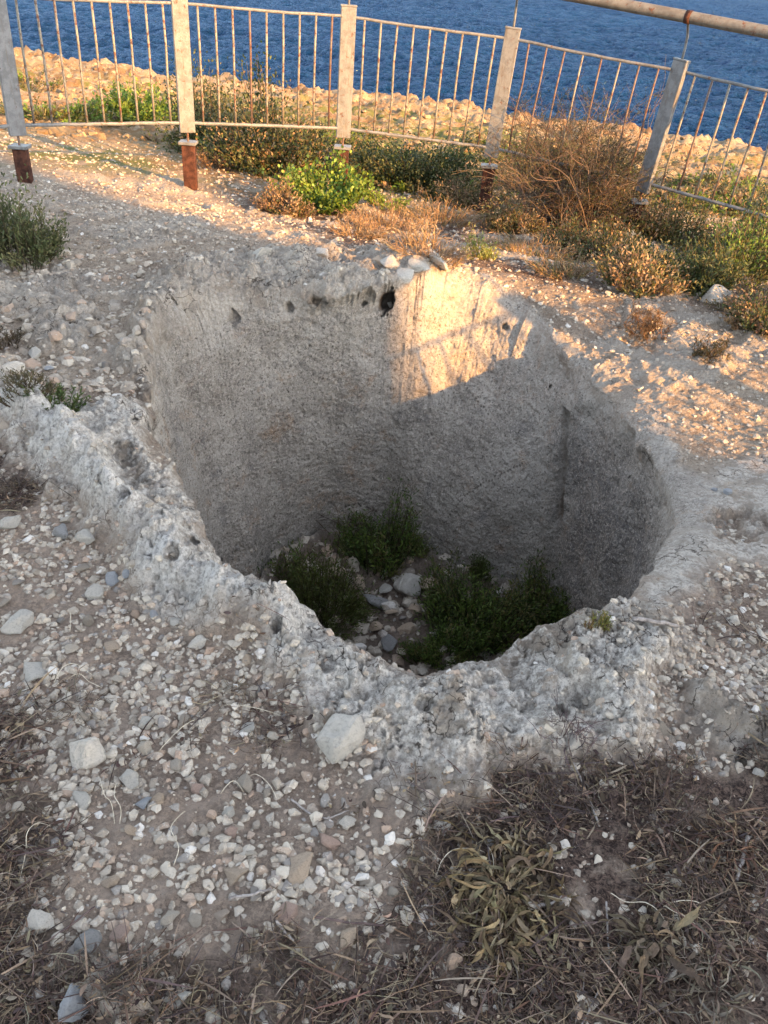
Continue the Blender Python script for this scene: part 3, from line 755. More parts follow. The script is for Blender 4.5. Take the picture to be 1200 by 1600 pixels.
    for i in range(n - 1):
        (t0, b0), (t1, b1) = P[i], P[i + 1]
        d = (t1 - t0); d.z = 0; d.normalize()
        def pos(f, v):  # v: 0 bottom rail, 1 top rail
            a_ = b0.lerp(t0, 0.075 + 0.855 * v); c_ = b1.lerp(t1, 0.075 + 0.855 * v)
            return a_.lerp(c_, f)
        rl = MB()
        for v in (0, 1):
            pts = []
            for k in range(13):
                f = 0.045 + 0.91 * k / 12
                p = pos(f, v) + Vector((0, 0, rnd.uniform(-1, 1) * 0.002 - (0.008 * math.sin(f * math.pi) if v else 0)))
                pts.append(p)
            rl.tube(pts, 0.013 if v == 0 else 0.011, 8)
            rl.build('bottom_rail' if v == 0 else 'top_rail', MPAINT, root); rl = MB()
        rusty = (i == 5)
        nb = 9 if i != 5 else 8
        for k in range(nb):
            f = (k + 1) / (nb + 1)
            a_, c_ = pos(f, 0.0), pos(f, 1.0)
            w1 = rnd.uniform(-1, 1) * (0.016 if rusty else 0.005); w2 = rnd.uniform(-1, 1) * (0.016 if rusty else 0.005)
            pts = [a_, a_.lerp(c_, 0.3) + d * w1, a_.lerp(c_, 0.65) + d * w2, c_ + Vector((0, 0, -0.006))]
            bb = MB(); r0 = 0.0088 if not rusty else 0.0075
            bb.tube(pts, r0, 7); bb.build('bar', MBARR if (rusty and k in (0, 1, 2, 7)) or rnd.random() < 0.08 else MBAR, root, True)
    return P
FP = build_fence()

# ------------------------------------------------------------------ STONES
def stone_mesh(name, rs, hi=True, mat=None):
    import bmesh
    bm = bmesh.new()
    sx_, sy_, sz_ = 1.0, rs.uniform(0.62, 0.95), rs.uniform(0.42, 0.75)
    for i in range(rs.randint(9, 15) if hi else rs.randint(14, 21)):
        v = Vector((rs.gauss(0, 1), rs.gauss(0, 1), rs.gauss(0, 1))).normalized() * rs.uniform(0.82, 1.05)
        bm.verts.new((v.x * sx_ * 0.5, v.y * sy_ * 0.5, v.z * sz_ * 0.5))
    r = bmesh.ops.convex_hull(bm, input=bm.verts)
    bmesh.ops.delete(bm, geom=[e for e in r['geom_interior'] if isinstance(e, bmesh.types.BMVert)], context='VERTS')
    if hi:
        bmesh.ops.bevel(bm, geom=bm.edges[:], offset=0.03, segments=1, affect='EDGES')
        bmesh.ops.triangulate(bm, faces=bm.faces[:])
        bmesh.ops.subdivide_edges(bm, edges=bm.edges[:], cuts=1, use_grid_fill=True)
        bmesh.ops.smooth_vert(bm, verts=bm.verts[:], factor=0.12, use_axis_x=True, use_axis_y=True, use_axis_z=True)
        co = np.array([v.co for v in bm.verts]); sd = rs.uniform(0, 50)
        dd = 0.05 * fbm(co[:, 0] + sd, co[:, 1], co[:, 2], 2.5, 3, 300) + 0.02 * ridge(co[:, 0] + sd, co[:, 1], co[:, 2], 5, 2, 310)
        for v, q in zip(bm.verts, dd): v.co += v.co.normalized() * float(q)
    else:
        bmesh.ops.triangulate(bm, faces=bm.faces[:])
    me = bpy.data.meshes.new(name); bm.to_mesh(me); bm.free()
    me.polygons.foreach_set('use_smooth', np.zeros(len(me.polygons), bool))
    me.materials.append(mat or MS)
    return me
rs = random.Random(11)
PROT = [stone_mesh('stone', rs, True) for i in range(16)]
LOWP = []
for i in range(12):
    m_ = stone_mesh('tmp', rs, False)
    LOWP.append((np.array([v.co for v in m_.vertices]), np.array([p.vertices[:] for p in m_.polygons])))
    bpy.data.meshes.remove(m_)
def put_stone(p, size, rs, me=None, flat=0.0, name='stone', sink=0.28):
    o = bpy.data.objects.new(name, me or rs.choice(PROT)); COL.objects.link(o)
    o.scale = (size * rs.uniform(0.9, 1.1), size * rs.uniform(0.85, 1.1), size * rs.uniform(0.8, 1.05))
    o.rotation_euler = (rs.uniform(-0.35, 0.35), rs.uniform(-0.35, 0.35), rs.uniform(0, 6.28))
    o.location = (p.x, p.y, p.z + size * 0.5 * 0.62 * (1 - sink) * 0.72)
    return o
# named stones: px, py, width in photo pixels, tone, label
def special_mat(name, c):
    m, t, b = new_mat(name); n = N(t)
    k = n.mix(n.ramp(n.noise(18, 6, 0.7), 0.45, 0.68, 0, 0.7), c, tuple(q * 0.62 for q in c))
    k = n.mix(n.ramp(n.noise(95, 5, 0.75), 0.58, 0.68, 0, 0.6), k, tuple(q * 0.35 for q in c))
    n.L(k, b.inputs['Base Color']); b.inputs['Roughness'].default_value = 0.9
    n.L(n.bump(n.noise(80, 7, 0.7), 0.008, 1.0), b.inputs['Normal'])
    return m
TONES = dict(white=special_mat('white_stone', (0.62, 0.57, 0.50)), blue=special_mat('blue_grey_stone', (0.36, 0.375, 0.40)), tan=special_mat('tan_stone', (0.46, 0.36, 0.27)),
             pink=special_mat('pinkish_stone', (0.42, 0.30, 0.245)), grey=special_mat('grey_stone', (0.27, 0.265, 0.26)), pale=special_mat('pale_stone', (0.50, 0.47, 0.42)))
SPEC = [
 (141, 1183, 68, 'white', 'angular cream-white stone standing alone on the bare soil at the left'),
 (545, 1168, 92, 'pale', 'largest pale limestone block, resting against the near rim of the pit'),
 (543, 1288, 33, 'white', 'small bright white angular stone on brown soil below the big block'),
 (367, 1364, 42, 'tan', 'round flat tan stone in the middle of the gravel'),
 (122, 1566, 56, 'blue', 'blue-grey triangular stone near the bottom left corner'),
 (61, 1447, 44, 'white', 'white wedge shaped stone near the left edge'),
 (190, 1465, 33, 'pink', 'pinkish oval stone left of the pale slab'),
 (141, 1480, 44, 'grey', 'dark grey flat stone above the twiggy debris'),
 (450, 1430, 36, 'pink', 'pink blocky stone beside the split grey stick'),
 (472, 1365, 50, 'tan', 'long brownish stone right of the round tan one'),
 (515, 1318, 38, 'pink', 'light brown angular stone under the small white one'),
 (18, 822, 40, 'pale', 'upright pale stone at the left edge below the ridge'),
 (136, 845, 40, 'pale', 'broken pale stone under the lichen covered ridge'),
 (100, 838, 44, 'grey', 'grey block in the stone heap below the ridge'),
 (152, 932, 34, 'pale', 'rough white pitted stone at the foot of the ridge'),
 (28, 975, 44, 'pale', 'weathered oval stone at the left edge'),
 (54, 1053, 50, 'pale', 'long flat pale stone near the left edge'),
 (176, 1012, 28, 'tan', 'rounded tan cobble on the bare patch'),
 (176, 908, 26, 'blue', 'flat bluish chip by the ridge foot'),
 (198, 898, 20, 'blue', 'small sharp blue-white chip at the base of the ridge'),
 (386, 1033, 22, 'tan', 'upright orange-tan pebble by the rim rock'),
 (308, 1007, 34, 'white', 'white jagged stone on soil above the red-brown patch'),
 (276, 975, 26, 'pale', 'squarish pale stone beside a bluish one'),
 (240, 962, 16, 'blue', 'small smooth blue pebble'),
 (386, 1141, 30, 'pale', 'pale triangular stone left of the big block'),
 (229, 1132, 26, 'pale', 'pale leaning stone below the dry straw'),
 (128, 1253, 38, 'pale', 'greenish pale stone amid dry grass at the left'),
 (202, 1222, 42, 'pale', 'rough whitish stone above a blue pebble'),
 (224, 1255, 26, 'blue', 'blue-grey rounded pebble touching a brown one'),
 (247, 1252, 28, 'tan', 'orange-brown stone touching a blue-grey pebble'),
 (173, 1378, 28, 'tan', 'rust brown stone in dense gravel at the lower left'),
 (205, 1302, 24, 'tan', 'tan stone in the upper gravel'),
 (358, 1270, 30, 'pale', 'greenish pale stone with a dark cleft'),
 (361, 1303, 24, 'pink', 'salmon coloured pebble on bare soil'),
 (310, 1235, 22, 'pink', 'small red-brown stone on bare soil'),
 (541, 1467, 34, 'tan', 'light brown stone in dark debris'),
 (276, 1560, 38, 'pale', 'pale stone beside the smooth slab near the bottom'),
 (690, 1293, 30, 'pale', 'pale rounded stone beside the withered rosette'),
 (892, 1163, 30, 'white', 'small white stone among the rim gravel'),
 (912, 1003, 20, 'pale', 'pale chip lying on the near rim'),
 (792, 1140, 18, 'white', 'white chip on the near rim rock'),
 (1060, 1043, 22, 'white', 'white pebble on the right hand gravel slope'),
 (1145, 973, 26, 'white', 'white stone on the right slope'),
 (1190, 998, 26, 'white', 'white stone at the right edge'),
 (1137, 771, 16, 'blue', 'blue-white chip in the gravel pocket of the smooth rock'),
 (1115, 766, 12, 'blue', 'smaller blue-white chip in the gravel pocket'),
 (1185, 1210, 24, 'pale', 'pale stone at the right edge above the dead weeds'),
 (20, 577, 34, 'white', 'warm white lump beside the left weeds'),
 (53, 557, 30, 'pale', 'oblong pale stone above the left weeds'),
 (77, 578, 14, 'blue', 'tiny blue-white chip beside the left weeds'),
 (407, 392, 44, 'pale', 'flat grey stone on the gravel above the far rim'),
 (1110, 470, 50, 'pale', 'half buried pale boulder under the right hand shrubs'),
 (612, 412, 44, 'pale', 'sunlit grey slab on the far rim'),
 (590, 408, 36, 'tan', 'broken slab on the far rim by the dry grass'),
 (680, 405, 60, 'pale', 'pointed sunlit rock sticking up at the far rim'),
 (655, 415, 34, 'pale', 'jagged rock leaning beside the pointed one'),
 (634, 432, 36, 'pale', 'small sunlit rock above the cavity'),
 (500, 395, 30, 'pale', 'small sunlit rock behind the far rim'),
 (609, 478, 16, 'white', 'round white pebble in the small cavity of the far rim'),
]
used = []
for (px, py, wpx, tone, lab) in SPEC:
    p, nn = rc(px, py)
    if p is None: continue
    size = wpx / FPX * (p - Vector(CAM)).length
    if (px, py) == (609, 478): size *= 0.9
    o = put_stone(p, size * 1.12, rs, None, name='stone', sink=0.45)
    m_ = o.data.copy(); m_.materials.clear(); m_.materials.append(TONES[tone]); o.data = m_
    if (px, py) in ((545, 1168), (141, 1183)):
        o.scale.z *= 1.35; o.scale.x *= 1.05; o.rotation_euler = (0.25, -0.2, 0.15)
    if 380 < py < 470: o.location.z -= size * 0.16
    if py < 460: o.rotation_euler = (rs.uniform(-0.5, 0.5), rs.uniform(-0.5, 0.5), rs.uniform(0, 6)); 
    tag(o, lab, 'stone'); used.append((p.x, p.y, size * 0.5))
# rubble on the pit floor
for k, (px, py, wpx, tone, lab) in enumerate([(638, 924, 46, 'pale', 'large pale slab standing on the pit floor'), (590, 946, 44, 'grey', 'grey flat block on the pit floor'),
        (602, 925, 30, 'pale', 'pale block behind the flat grey one in the pit'), (527, 905, 50, 'tan', 'brown boulder among the left pit weeds'), (560, 915, 34, 'tan', 'brownish rubble piece behind the grey block'),
        (600, 900, 20, 'pale', 'small pale rubble piece at the back of the pit floor'), (672, 920, 34, 'tan', 'rubble piece with a mossy side in the pit'), (637, 990, 34, 'tan', 'brown stone at the near side of the pit floor'),
        (590, 985, 38, 'tan', 'rounded brown stone in the shadowed pit'), (612, 960, 24, 'tan', 'small rubble stone between the pit blocks'), (650, 955, 26, 'tan', 'small rubble stone under the big slab'), (608, 1010, 30, 'grey', 'dark stone under the near edge of the pit')]):
    p, nn = rc(px, py)
    if p is None or p.z > -1.2: continue
    size = wpx / FPX * (p - Vector(CAM)).length
    o = put_stone(p, size * 1.15, rs, None, name='rubble_stone', sink=0.2)
    m_ = o.data.copy(); m_.materials.clear(); m_.materials.append(TONES[tone]); o.data = m_
    if k == 0: o.rotation_euler = (0.9, 0.2, 0.5)
    tag(o, lab, 'stone')

# how rocky / soily the ground is at a plan position (for scattering)
gx = np.linspace(-3, 4, 281); gy = np.linspace(0.2, 8, 313)
def grid_lookup(arr):
    g_ = np.zeros((313, 281), np.float32)
    m = (X > -3) & (X < 4) & (Y > 0.2) & (Y < 8)
    i = np.clip(((Y[m] - 0.2) / 7.8 * 312).astype(int), 0, 312); j = np.clip(((X[m] + 3) / 7 * 280).astype(int), 0, 280)
    g_[i, j] = arr[m]
    return g_
g_rock = grid_lookup(np.clip(mN + mR * (1 - bz) + mFr + mX, 0, 1)); g_lit = grid_lookup(litter); g_smooth = grid_lookup(mR * (1 - bz)); g_near = grid_lookup(mN)
def look(g_, x, y):
    i = int(min(max((y - 0.2) / 7.8 * 312, 0), 312)); j = int(min(max((x + 3) / 7 * 280, 0), 280)); return float(g_[i, j])
def in_pit(x, y, m=0.0):
    a_ = math.atan2(y - HC[1], x - HC[0]); return math.hypot(x - HC[0], y - HC[1]) < float(np.interp(a_, phi, Rp)) + m
def rand_ground(rs, smin=0.0):
    while True:
        y = rs.uniform(0.35, 7.0); hw = 0.62 * y + 0.35
        x = rs.uniform(-hw, hw)
        if in_pit(x, y, 0.01): continue
        # fall-off with distance
        if y > 3.2 and rs.random() > 0.7: continue
        return x, y
cl = lambda x, y, s, f: float(fbm(np.array([x]), np.array([y]), np.array([0.0]), f, 2, s)[0])
# middle-sized stones, one object each
GR = [('small pale limestone chip scattered on the soil in front of the pit', 'chips on the soil in front of the pit'),
      ('small pale limestone chip in the gravel right of the pit', 'chips in the gravel right of the pit'),
      ('small pale limestone chip in the gravel left of the pit', 'chips in the gravel left of the pit'),
      ('small pale limestone chip on the ground beyond the pit', 'chips on the ground beyond the pit')]
cnt = 0; tries = 0
while cnt < 232 and tries < 9000:
    tries += 1
    x, y = rand_ground(rs)
    if y > 2.9 and rs.random() > 0.35: continue
    if look(g_rock, x, y) > 0.4 and rs.random() > 0.10: continue
    if look(g_smooth, x, y) > 0.3: continue
    if look(g_lit, x, y) > 0.6 and rs.random() > 0.35: continue
    if x > 0.1 and y < 1.25 and rs.random() > 0.2: continue
    sz = 0.025 + 0.027 * rs.random() ** 2.0
    if any((x - a_) ** 2 + (y - b_) ** 2 < (c_ + sz * 0.5) ** 2 for a_, b_, c_ in used): continue
    p, nn = drop(x, y)
    if p is None or nn.z < 0.6: continue
    o = put_stone(p, sz * 1.15, rs, sink=0.4); used.append((x, y, sz * 0.45))
    g_ = 3 if y > 4.0 else (0 if (y < 1.9 and x < 0.75) else (1 if x > 0 else 2))
    tag(o, GR[g_][0], 'stone', GR[g_][1]); cnt += 1
# fine gravel as one mass
def gravel(name, n, smin, smax, region, seed, power=2.0, mat=None):
    r = random.Random(seed); VS = []; FS = []; TN = []; off = 0; c = 0; tr = 0
    while c < n and tr < n * 12:
        tr += 1
        x, y = region(r)
        if x is None: continue
        sz = smin + (smax - smin) * r.random() ** power
        p, nn = drop(x, y)
        if p is None or nn.z < 0.45 or (name == 'rubble' and seed == 23 and p.z > -1.3): continue
        v, f = LOWP[r.randrange(len(LOWP))]
        e = Matrix.Rotation(r.uniform(0, 6.28), 3, 'Z') @ Matrix.Rotation(r.uniform(-0.5, 0.5), 3, 'X') @ Matrix.Rotation(r.uniform(-0.5, 0.5), 3, 'Y')
        vv = (v * sz * 1.15) @ np.array(e).T + np.array([p.x, p.y, p.z + sz * r.uniform(-0.20, 0.15)])
        VS.append(vv); FS.append(f + off); off += len(v); TN.append(np.full(len(v), r.random())); c += 1
    me = np_mesh(name, np.vstack(VS), np.vstack(FS), mat or MSG, {'tone': np.concatenate(TN)}, smooth=False)
    return link(name, me)
def reg_soil(r):
    x, y = rand_ground(r)
    if look(g_rock, x, y) > 0.45 and r.random() > 0.16: return None, None
    if look(g_smooth, x, y) > 0.3 and r.random() > 0.03: return None, None
    if look(g_lit, x, y) > 0.6 and r.random() > 0.30: return None, None
    if cl(x, y, 500, 2.2) < -0.15 and r.random() > 0.4: return None, None
    return x, y
o = gravel('gravel', 28000, 0.0035, 0.032, reg_soil, 21, 2.7); tag(o, 'fine limestone gravel strewn over the soil round the pit', 'gravel', kind='stuff')
def reg_far(r):
    y = r.uniform(4.2, 9.0); x = r.uniform(-4.6, 4.2)
    if in_pit(x, y, 0.03): return None, None
    return x, y
def reg_dense(r):
    if r.random() < 0.62: y = r.uniform(0.9, 2.5); x = r.uniform(-0.5 * y - 0.3, 0.05)
    else: y = r.uniform(1.3, 3.0); x = r.uniform(0.55, 0.5 * y + 0.3)
    if in_pit(x, y, 0.02) or look(g_smooth, x, y) > 0.3 or (look(g_rock, x, y) > 0.45 and r.random() > 0.12): return None, None
    if look(g_lit, x, y) > 0.6 and r.random() > 0.3: return None, None
    if cl(x, y, 505, 1.8) < -0.25 and r.random() > 0.3: return None, None
    return x, y
o = gravel('gravel', 2600, 0.012, 0.036, reg_dense, 25, 1.7); tag(o, 'coarse pale gravel heaped in front of and to the right of the pit', 'gravel', kind='stuff')
o = gravel('gravel', 16000, 0.008, 0.045, reg_far, 22, 2.6); tag(o, 'sunlit loose gravel on the slope by the railing', 'gravel', kind='stuff')
def reg_pit(r):
    a_ = r.uniform(0, 6.28); q = 1.0 * math.sqrt(r.random())
    return 0.05 + q * math.cos(a_), 3.3 + q * math.sin(a_)
o = gravel('rubble', 1300, 0.012, 0.11, reg_pit, 23, 2.6); tag(o, 'loose brown rubble covering the pit floor', 'rubble', kind='stuff')
def reg_bench(r):
    y = r.uniform(2.75, 4.6); x = r.uniform(-0.62 * y - 0.1, -1.05)
    if in_pit(x, y, 0.03) or (look(g_rock, x, y) > 0.7 and r.random() > 0.35): return None, None
    return x, y
o = gravel('rubble', 650, 0.018, 0.085, reg_bench, 26, 2.2); tag(o, 'loose grey rubble on the bench left of the pit', 'rubble', kind='stuff')
def reg_coast(r):
    y = r.uniform(9, 24); x = r.uniform(-0.55 * y - 1, 0.45 * y + 1)
    if y > np.interp(x, COAST[:, 0], COAST[:, 1]) - 0.3: return None, None
    return x, y
o = gravel('rock_debris', 5500, 0.03, 0.17, reg_coast, 24, 2.3, MSC); tag(o, 'broken sunlit rock covering the shelf down to the sea', 'rocks', kind='stuff')

# ------------------------------------------------------------------ PLANTS
class Leafs:
    def __init__(s): s.V = []; s.F = []; s.C = []; s.n = 0
    def ribbon(s, pts, w, side, col, cup=0.0):
        """flat ribbon through pts, half width list w, side vector"""
        n = len(pts); P = np.asarray(pts, float); sd = np.asarray(side, float)
        V = np.empty((2 * n, 3)); W = np.asarray(w)[:, None]
        V[0::2] = P - sd * W; V[1::2] = P + sd * W
        i = np.arange(n - 1) * 2
        F = np.stack([i, i + 1, i + 3, i + 2], 1) + s.n
        s.V.append(V); s.F.append(F); s.C.append(np.tile(col, (2 * n, 1))); s.n += 2 * n
    def twig(s, pts, r, col):
        """three-sided stalk"""
        P = np.asarray(pts, float); n = len(P); r = np.asarray(r if hasattr(r, '__len__') else [r] * n)[:, None]
        d = P[-1] - P[0]; d = d / (np.linalg.norm(d) + 1e-9); a_ = np.cross(d, [0.31, 0.2, 0.93]); a_ /= np.linalg.norm(a_) + 1e-9; b_ = np.cross(d, a_)
        V = np.empty((3 * n, 3))
        for k in range(3):
            t = 2.094 * k; V[k::3] = P + r * (a_ * math.cos(t) + b_ * math.sin(t))
        F = []
        for i in range(n - 1):
            for k in range(3): F.append((i * 3 + k, i * 3 + (k + 1) % 3, i * 3 + 3 + (k + 1) % 3, i * 3 + 3 + k))
        s.V.append(V); s.F.append(np.array(F) + s.n); s.C.append(np.tile(col, (3 * n, 1))); s.n += 3 * n
    def build(s, name, mat, parent=None):
        if not s.V: return None
        me = np_mesh(name, np.vstack(s.V), np.vstack(s.F), mat, None, False, np.clip(np.vstack(s.C), 0.003, 1))
        return link(name, me, parent)
def vary(c, r, k=0.25):
    f = 1 + r.uniform(-k, k); return np.array([c[0] * f * (1 + r.uniform(-.12, .12)), c[1] * f, c[2] * f * (1 + r.uniform(-.12, .12))])
def shrub(name, label, cat, base, rx, ry, h, shoots, leaves, ll, lw, cols, stemc, seed, lean=0.5, sparse=0.3, group=None, spread=0.05):
    """shoots from a common base, each carrying narrow leaves all round its upper part"""
    r = random.Random(seed); root = empty(name, base); tag(root, label, cat, group)
    st = Leafs(); lf = Leafs()
    for i in range(shoots):
        a_ = r.uniform(0, 6.283); q = math.sqrt(r.random())
        bx, by = q * rx * 0.55 * math.cos(a_), q * ry * 0.55 * math.sin(a_)
        tx, ty = q * rx * math.cos(a_) + r.uniform(-1, 1) * rx * 0.12, q * ry * math.sin(a_) + r.uniform(-1, 1) * ry * 0.12
        lump = 0.72 + 0.5 * math.sin(3.1 * (base[0] + tx) / max(rx, .05) * 0.9 + seed) * math.sin(2.7 * (base[1] + ty) / max(ry, .05) * 0.9 + seed * 1.7)
        hh = h * (1 - 0.45 * q * q) * r.uniform(0.45, 1.15) * lump
        g_, _ = drop(base[0] + bx, base[1] + by)
        z0_ = (g_.z - base[2]) if g_ is not None else 0
        z0_ = max(z0_, -0.25) if base[2] > -1 else min(max(z0_, -0.1), 0.12)
        p0 = np.array([bx, by, z0_ - 0.02]); p1 = np.array([tx, ty, z0_ * 0.5 + hh]); mid = (p0 + p1) / 2 + np.array([r.uniform(-1, 1) * 0.1 * h, r.uniform(-1, 1) * 0.1 * h, hh * 0.12])
        n = 6; T = np.linspace(0, 1, n)[:, None]
        C_ = (1 - T) ** 2 * p0 + 2 * T * (1 - T) * mid + T * T * p1
        st.twig(C_, [0.0024 * (1 - 0.7 * t) * max(1, h / 0.35) for t in T[:, 0]], vary(stemc, r))
        cb = cols[r.randrange(len(cols))]
        for k in range(leaves):
            t = sparse + (1 - sparse) * (k + r.random()) / leaves
            p = (1 - t) ** 2 * p0 + 2 * t * (1 - t) * mid + t * t * p1 + np.array([r.gauss(0, 1), r.gauss(0, 1), r.gauss(0, 0.7)]) * spread * h * (0.3 + t)
            d = (p1 - mid) / (np.linalg.norm(p1 - mid) + 1e-9)
            o_ = np.array([r.gauss(0, 1), r.gauss(0, 1), r.gauss(0, 0.6)]); o_ /= np.linalg.norm(o_)
            L = ll * r.uniform(0.6, 1.2) * (1.15 - 0.5 * t)
            dv = o_ * r.uniform(0.5, 1.0) + d * 0.8; dv /= np.linalg.norm(dv)
            e = p + dv * L; m_ = p + dv * L * 0.55 + np.array([0, 0, 0.12 * L])
            sd = np.cross(dv, [r.gauss(0, 1), r.gauss(0, 1), r.gauss(0, 1)]); sd /= np.linalg.norm(sd) + 1e-9
            lf.ribbon([p, m_, e], [lw * 0.4, lw, lw * 0.15], sd, vary(cb, r, 0.35))
    st.build('stem', MDRY, root); lf.build('foliage', MLEAF, root)
    return root
def twiggy(name, label, cat, base, rx, h, n, cols, seed, depth=3, group=None, leafc=None, r0=0.004):
    r = random.Random(seed); root = empty(name, base); tag(root, label, cat, group); st = Leafs(); lf = Leafs()
    def grow(p, d, L, rad, dep, c):
        k = 4; pts = [p]; dd = d
        for i in range(k):
            dd = dd + np.array([r.gauss(0, .17), r.gauss(0, .17), r.gauss(0, .12)]); dd /= np.linalg.norm(dd); pts.append(pts[-1] + dd * L / k)
        st.twig(pts, [rad * (1 - 0.45 * i / k) for i in range(k + 1)], vary(c, r))
        if dep > 0:
            for j in range(r.randint(2, 4)):
                q = r.randint(1, k); nd = dd + np.array([r.gauss(0, .6), r.gauss(0, .6), r.gauss(0, .4)]); nd /= np.linalg.norm(nd)
                grow(pts[q], nd, L * r.uniform(0.45, 0.75), rad * 0.62, dep - 1, c)
        elif leafc is not None:
            for j in range(5):
                q = pts[r.randint(1, k)]; o_ = np.array([r.gauss(0, 1), r.gauss(0, 1), r.gauss(0, 1)]); o_ /= np.linalg.norm(o_); sd = np.cross(o_, [0.2, 0.4, 0.8])
                lf.ribbon([q, q + o_ * 0.012, q + o_ * 0.022], [0.001, 0.004, 0.001], sd, vary(leafc, r, 0.4))
    for i in range(n):
        a_ = r.uniform(0, 6.283); sp = r.uniform(0.1, 1.0)
        d = np.array([math.cos(a_) * sp, math.sin(a_) * sp, r.uniform(0.6, 1.2)]); d /= np.linalg.norm(d)
        grow(np.array([r.gauss(0, rx * .25), r.gauss(0, rx * .25), -0.02]), d, h * r.uniform(0.4, 0.7), r0, depth, cols[r.randrange(len(cols))])
    st.build('branches', MDRY, root)
    if leafc is not None: lf.build('foliage', MLEAF, root)
    return root
def G(px, py):
    p, _ = rc(px, py); return (p.x, p.y, p.z)
DG = [(0.045, 0.060, 0.022), (0.065, 0.080, 0.028), (0.10, 0.10, 0.045)]          # dark olive
DG2 = [(0.060, 0.085, 0.028), (0.085, 0.105, 0.035), (0.13, 0.135, 0.055), (0.045, 0.06, 0.022)]
BGc = [(0.13, 0.21, 0.030), (0.18, 0.27, 0.045), (0.10, 0.17, 0.028)]            # bright green
OL = [(0.13, 0.13, 0.05), (0.18, 0.16, 0.075), (0.09, 0.10, 0.035)]
DRYC = [(0.30, 0.20, 0.11), (0.20, 0.13, 0.085), (0.38, 0.28, 0.17)]
PIT = [(0.085, 0.140, 0.026), (0.125, 0.180, 0.036), (0.055, 0.09, 0.02), (0.15, 0.14, 0.05)]
# foreground left, in shade
shrub('shrub', 'olive green upright shrub in shade at the left edge near the railing foot', 'shrub', G(38, 410), 0.26, 0.22, 0.46, 90, 50, 0.034, 0.005, [(0.10, 0.115, 0.045), (0.14, 0.14, 0.065), (0.07, 0.085, 0.035)], (0.10, 0.08, 0.05), 1)
shrub('weed_clump', 'low dark green weeds beside the lichen ridge at the left', 'weeds', G(85, 625), 0.13, 0.10, 0.06, 60, 12, 0.022, 0.003, [(0.07, 0.11, 0.03), (0.10, 0.13, 0.04)], (0.08, 0.06, 0.04), 2)
shrub('weed_clump', 'brown withered weeds at the left edge of the picture', 'weeds', G(15, 530), 0.16, 0.16, 0.06, 70, 12, 0.022, 0.0022, [(0.12, 0.09, 0.055), (0.08, 0.065, 0.04)], (0.10, 0.07, 0.05), 3)
shrub('weed_clump', 'dry brown weeds behind the left ridge', 'weeds', G(40, 600), 0.14, 0.10, 0.05, 60, 12, 0.02, 0.0022, [(0.12, 0.10, 0.05), (0.09, 0.08, 0.04)], (0.10, 0.07, 0.05), 31)
# beyond the railing
shrub('green_bush', 'bright green spiky bush lit by the sun behind the second railing panel from the left', 'bush', G(205, 190), 0.80, 0.55, 0.42, 190, 18, 0.075, 0.011, BGc, (0.10, 0.09, 0.04), 4)
shrub('green_bush', 'smaller tufted green bush behind the leftmost panel', 'bush', G(85, 188), 0.75, 0.35, 0.24, 110, 16, 0.065, 0.009, BGc + OL, (0.10, 0.09, 0.04), 5)
shrub('olive_bush', 'tall grey-green bush behind the post second from the left', 'bush', G(345, 235), 0.62, 0.55, 0.85, 150, 60, 0.045, 0.009, DG2 + OL, (0.10, 0.075, 0.045), 6, sparse=0.05, spread=0.09)
shrub('olive_bush', 'dark rounded bush in the middle of the railing', 'bush', G(425, 270), 0.72, 0.60, 0.80, 160, 62, 0.045, 0.009, DG2 + DRYC[:1], (0.10, 0.075, 0.045), 7, sparse=0.05, spread=0.09)
shrub('olive_bush', 'dark low bush right of the middle post', 'bush', G(640, 290), 0.72, 0.50, 0.6, 220, 55, 0.04, 0.009, DG2, (0.10, 0.075, 0.045), 8, sparse=0.05, spread=0.09)
shrub('leafy_bush', 'bright leafy green bush in front of the middle post foot', 'bush', G(508, 325), 0.42, 0.34, 0.46, 120, 26, 0.042, 0.013, BGc, (0.12, 0.09, 0.04), 9)
shrub('dry_bush', 'rusty brown dried bush by the foot of the second post', 'bush', G(345, 262), 0.36, 0.25, 0.24, 100, 22, 0.03, 0.003, DRYC, (0.20, 0.12, 0.07), 10)
for k, (px, py, rx, h, cc) in enumerate(((600, 355, 0.38, 0.22, DRYC), (690, 350, 0.36, 0.26, DRYC + OL[:1]), (665, 385, 0.30, 0.16, DRYC), (560, 370, 0.25, 0.14, DRYC), (830, 400, 0.34, 0.2, DRYC + OL[:1]), (880, 430, 0.24, 0.15, DRYC + OL))):
    shrub('dry_grass_clump', ['straw coloured grass left of the fourth post', 'taller orange dry grass beside the fourth post foot', 'low dry grass just above the sunlit far rim', 'sparse dry grass right of the leafy bush', 'dry grass between the fourth post and the twiggy bush', 'mixed dry and green grass under the twiggy bush'][k], 'grass', G(px, py), rx, rx * 0.6, h, 110, 9, 0.05, 0.0022, cc, (0.30, 0.20, 0.11), 40 + k, sparse=0.05)
shrub('green_tuft', 'yellow-green feathery tuft in front of the fourth post', 'plant', G(750, 405), 0.13, 0.10, 0.20, 50, 16, 0.028, 0.0028, [(0.22, 0.26, 0.05), (0.28, 0.30, 0.09)], (0.2, 0.16, 0.06), 12)
shrub('green_tuft', 'small leafy tuft between the leafy bush and the dry grass', 'plant', G(600, 325), 0.20, 0.14, 0.18, 60, 14, 0.03, 0.006, BGc, (0.2, 0.16, 0.06), 13)
twiggy('dry_bush', 'bare twiggy reddish brown bush under the railing left of the grey post', 'bush', G(885, 350), 0.75, 0.95, 150, [(0.12, 0.088, 0.07), (0.18, 0.135, 0.105), (0.075, 0.055, 0.048)], 14, 3, leafc=(0.12, 0.12, 0.05), r0=0.005)
